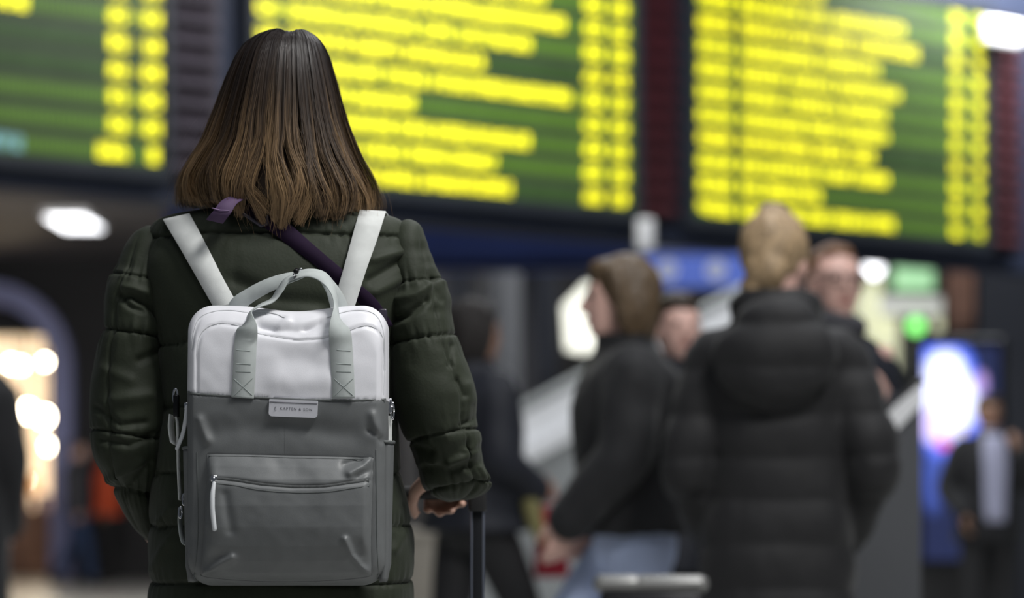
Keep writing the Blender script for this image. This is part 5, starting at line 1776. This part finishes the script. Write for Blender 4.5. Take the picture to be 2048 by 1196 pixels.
# stitched X boxes
HB = BVHTree.FromPolygons([Vector(v_.co) + ORG[fh] for v_ in fh.data.vertices], [list(p_.vertices) for p_ in fh.data.polygons])
for cx_, dx_ in ((486, 0), (687, 0)):
    for poly in ([(cx_ - 18, 758), (cx_ + 18, 790)], [(cx_ + 19, 757), (cx_ - 18, 791)], [(cx_ - 14, 743), (cx_ + 15, 744)], [(cx_ - 14, 727), (cx_ + 15, 729)], [(cx_ - 13, 700), (cx_ + 14, 702)]):
        obj('stitching', tube([np.array(cast(HB, a, b, 0.0001, BY - 0.008)) for a, b in crom(np.array(poly, float), 10)], 0.00055, 5), 'webbing_stitch', fh)


# ---- shoulder straps
def edge_strip(nm, left, right, n, th, m, par, bvh, off, extra0=(), extra1=(), smooth_d=9):
    """webbing laid on a surface between two pixel edges; extra points (left,right) in 3-D before/after"""
    l, r = crom(np.array(left, float), n), crom(np.array(right, float), n)
    dist = []
    for (a, b), (c, d) in zip(l, r):
        ds = []
        for u in (0.0, 0.25, 0.5, 0.75, 1.0):
            q = bvh.ray_cast(*ray(a + (c - a) * u, b + (d - b) * u))
            if q[0] is not None:
                ds.append(q[0].y)
        dist.append(min(ds) if ds else np.nan)
    dist = np.array(dist)
    ok = ~np.isnan(dist)
    dist = np.interp(np.arange(n), np.arange(n)[ok], dist[ok])
    kern = np.ones(smooth_d) / smooth_d
    dist = np.convolve(np.pad(dist, smooth_d // 2, mode='edge'), kern, 'valid') - off
    Lp = [np.array(P(a, b, y)) for (a, b), y in zip(l, dist)]
    Rp = [np.array(P(a, b, y)) for (a, b), y in zip(r, dist)]
    Lp = [np.array(e[0]) for e in extra0] + Lp + [np.array(e[0]) for e in extra1]
    Rp = [np.array(e[1]) for e in extra0] + Rp + [np.array(e[1]) for e in extra1]
    Lp, Rp = np.array(Lp), np.array(Rp)
    c = (Lp + Rp) / 2
    w = (Rp - Lp)
    hw = np.linalg.norm(w, axis=1) / 2
    w /= np.linalg.norm(w, axis=1)[:, None]
    t = np.gradient(c, axis=0)
    nn = np.cross(t, w)
    nn /= np.linalg.norm(nn, axis=1)[:, None]
    return obj(nm, strip(c, w, nn, hw, th), m, par)


z_ = P(350, 430, 3.6).z


def over_shoulder(xl, xr, Y0, ztop, dz):
    return [((px_at(xl, 3.6), Y0 + d, ztop - e), (px_at(xr, 3.6), Y0 + d, ztop - e)) for d, e in ((0.16, 0.09), (0.13, 0.03), (0.10, 0.004))]


edge_strip('shoulder_strap', [(326, 440), (360, 497), (400, 567), (430, 620)], [(380, 428), (412, 488), (444, 552), (474, 606)], 40, 0.0028, 'strap_white', bp, JB, 0.003, over_shoulder(318, 370, 3.55, P(350, 431, 3.6).z, 0), (), 13)
edge_strip('shoulder_strap', [(719, 421), (705, 470), (686, 540), (662, 622)], [(772, 424), (754, 480), (731, 545), (706, 624)], 40, 0.0028, 'strap_white', bp, JB, 0.011, over_shoulder(722, 775, 3.55, P(745, 420, 3.6).z, 0), (), 13)

# side adjusters and hardware
def ring_link(c, rx, rz, r, m, par, nm):
    return obj(nm, tube([(c[0] + rx * math.cos(a), c[1] + 0.3 * rx * math.sin(a), c[2] + rz * math.sin(a)) for a in np.linspace(0, 2 * PI, 24)], r, 8, round_ends=False), m, par)


q = P(351, 793, BY + 0.10)
ring_link(q, 0.0030, 0.011, 0.0018, 'chrome', bp, 'carabiner')
obj('adjuster', rbox(P(353, 812, BY + 0.10), (0.004, 0.008, 0.016), 0.002), 'black_metal', bp)
hwv = [P(352, 812, BY + 0.10), P(356, 860, BY + 0.095), P(357, 930, BY + 0.095), P(360, 1000, BY + 0.09)]


def side_webbing(nm, pts_, hw, m):
    c = crom(np.array([list(p_) for p_ in pts_]), 30)
    t = np.gradient(c, axis=0)
    t /= np.linalg.norm(t, axis=1)[:, None]
    w = np.tile(np.array((0.25, 0.97, 0.0)), (30, 1))
    w = w - t * np.sum(w * t, 1)[:, None]
    w /= np.linalg.norm(w, axis=1)[:, None]
    return obj(nm, strip(c, w, np.cross(w, t), hw, 0.002), m, bp)


side_webbing('lower_strap', hwv, 0.005, 'strap_white')
side_webbing('strap_loop', [P(344, 830, BY + 0.12), P(342, 855, BY + 0.118), P(346, 880, BY + 0.115), P(352, 890, BY + 0.11)], 0.010, 'strap_white')
ring_link(P(368, 999, BY + 0.06), 0.002, 0.008, 0.0015, 'chrome', bp, 'carabiner')
ring_link(P(361, 1025, BY + 0.06), 0.0022, 0.008, 0.0016, 'chrome', bp, 'carabiner')
side_webbing('strap_anchor', [P(361, 1015, BY + 0.07), P(360, 1045, BY + 0.07), P(364, 1075, BY + 0.065), P(370, 1090, BY + 0.06)], 0.007, 'webbing')
q = P(782, 812, BY + 0.08)
ring_link(P(781, 812, BY + 0.08), 0.0018, 0.010, 0.0016, 'chrome', bp, 'carabiner')
ring_link(P(785, 822, BY + 0.08), 0.0022, 0.012, 0.0014, 'chrome', bp, 'carabiner')
obj('hook_tip', tube([P(777, 820, BY + 0.08), P(775, 838, BY + 0.08), P(773, 850, BY + 0.08)], [0.0022, 0.0018, 0.0008], 8), 'black_metal', bp)
side_webbing('lower_strap', [P(780, 832, BY + 0.085), P(779, 870, BY + 0.085), P(781, 930, BY + 0.085), P(778, 1000, BY + 0.08)], 0.010, 'strap_white')
obj('zip_slider', rbox(P(373, 812, BY + 0.035), (0.003, 0.004, 0.005), 0.0015), 'chrome', bp)
obj('zip_pull', tube([P(373, 814, BY + 0.03), P(371, 840, BY + 0.026), P(365, 870, BY + 0.024), P(354, 897, BY + 0.022)], [0.0024, 0.0030, 0.0030, 0.0028], 8, n=16, flat=0.7), 'cord', bp)

# =================================================================== PURPLE CROSSBODY STRAP
ctr_ = P(620, 520, 3.5)
cs = thing('crossbody_strap', 'purple crossbody bag strap running across the olive jacket under the hair', 'strap', tuple(P(776, 690, 3.5)))
edge_strip('webbing', [(470, 425), (520, 450), (600, 508), (672, 566), (722, 612), (755, 668)], [(500, 398), (560, 432), (630, 492), (700, 552), (752, 598), (786, 650)], 46, 0.002, 'purple_dark', cs, JB, 0.0022, (), (), 9)
tp_ = [(np.array(P(441, 400, 3.478)), np.array(P(484, 397, 3.480)))]
Lq = crom(np.array([list(P(492, 380, 3.545)), list(P(446, 400, 3.490)), list(P(428, 420, 3.475)), list(P(412, 439, 3.482))]), 16)
Rq = crom(np.array([list(P(512, 392, 3.547)), list(P(478, 404, 3.491)), list(P(462, 426, 3.476)), list(P(446, 447, 3.483))]), 16)
c = (Lq + Rq) / 2
w = Rq - Lq
hw_ = np.linalg.norm(w, axis=1) / 2
w /= np.linalg.norm(w, axis=1)[:, None]
nn = np.cross(np.gradient(c, axis=0), w)
nn /= np.linalg.norm(nn, axis=1)[:, None]
te = obj('strap_tail', strip(c, w, nn, hw_, 0.002), 'purple', cs)
obj('tail_stitching', tube([P(424, 416, 3.4735), P(440, 420, 3.473), P(458, 421, 3.4745)], 0.0006, 6), 'purple_thread', te)
q = cast(JB, 518, 442, 0.008, 3.5)
obj('buckle', merge(tube([q + Vector((-0.022, 0, 0.010)), q + Vector((0.004, -0.001, -0.008)), q + Vector((0.012, -0.001, -0.004)), q + Vector((0.012, 0, 0.006))], 0.0028, 8)), 'buckle', cs)
obj('side_buckle', rbox(P(766, 640, 3.46), (0.006, 0.006, 0.016), 0.003), 'buckle', cs)

# =================================================================== SUITCASE
SY = 3.85
gz = P(900, 986, SY).z
gx0, gx1 = px_at(778, SY), px_at(955, SY)
sx_ = (gx0 + gx1) / 2
sc_ = thing('suitcase', 'charcoal trolley suitcase with its telescopic handle pulled up beside the woman', 'suitcase', (sx_, SY + 0.08, 0))
obj('grip', rbox((sx_, SY, gz), ((gx1 - gx0) / 2, 0.012, 0.011), 0.008), 'rubber', sc_, sharp=40)
for x in (gx0, gx1):
    hb_ = obj('handle_corner', rbox((x, SY, gz - 0.010), (0.0145, 0.014, 0.020), 0.005), 'rubber', sc_, sharp=40)
    pl_ = obj('pole', rbox((x, SY, (gz + 0.55) / 2), (0.0105, 0.007, (gz - 0.57) / 2), 0.003), 'pole_dark', sc_, sharp=40)
    for e_ in (-1, 1):
        obj('pole_edge', rbox((x + e_ * 0.0092, SY - 0.0058, (gz + 0.55) / 2), (0.0022, 0.0016, (gz - 0.57) / 2), 0.001, 1), 'pole_edge', pl_, sharp=40)
sb = obj('shell', rbox((sx_, SY + 0.10, 0.335), (0.175, 0.115, 0.275), 0.04, 5), 'suitcase', sc_)
for k in range(6):
    obj('rib', rbox((sx_ - 0.125 + 0.05 * k, SY - 0.016, 0.335), (0.008, 0.004, 0.22), 0.003), 'suitcase', sb, sharp=40)
obj('pole_socket', rbox((sx_, SY - 0.0, 0.61), (0.12, 0.02, 0.012), 0.005), 'rubber', sc_, sharp=40)
for x in (-0.13, 0.13):
    for y in (0.03, 0.17):
        obj('wheel', tube([(sx_ + x - 0.012, SY + y, 0.03), (sx_ + x + 0.012, SY + y, 0.03)], 0.028, 16, round_ends=False), 'rubber', sc_, sharp=40)
        obj('wheel_fork', rbox((sx_ + x, SY + y, 0.058), (0.018, 0.018, 0.012), 0.004), 'rubber', sc_, sharp=40)
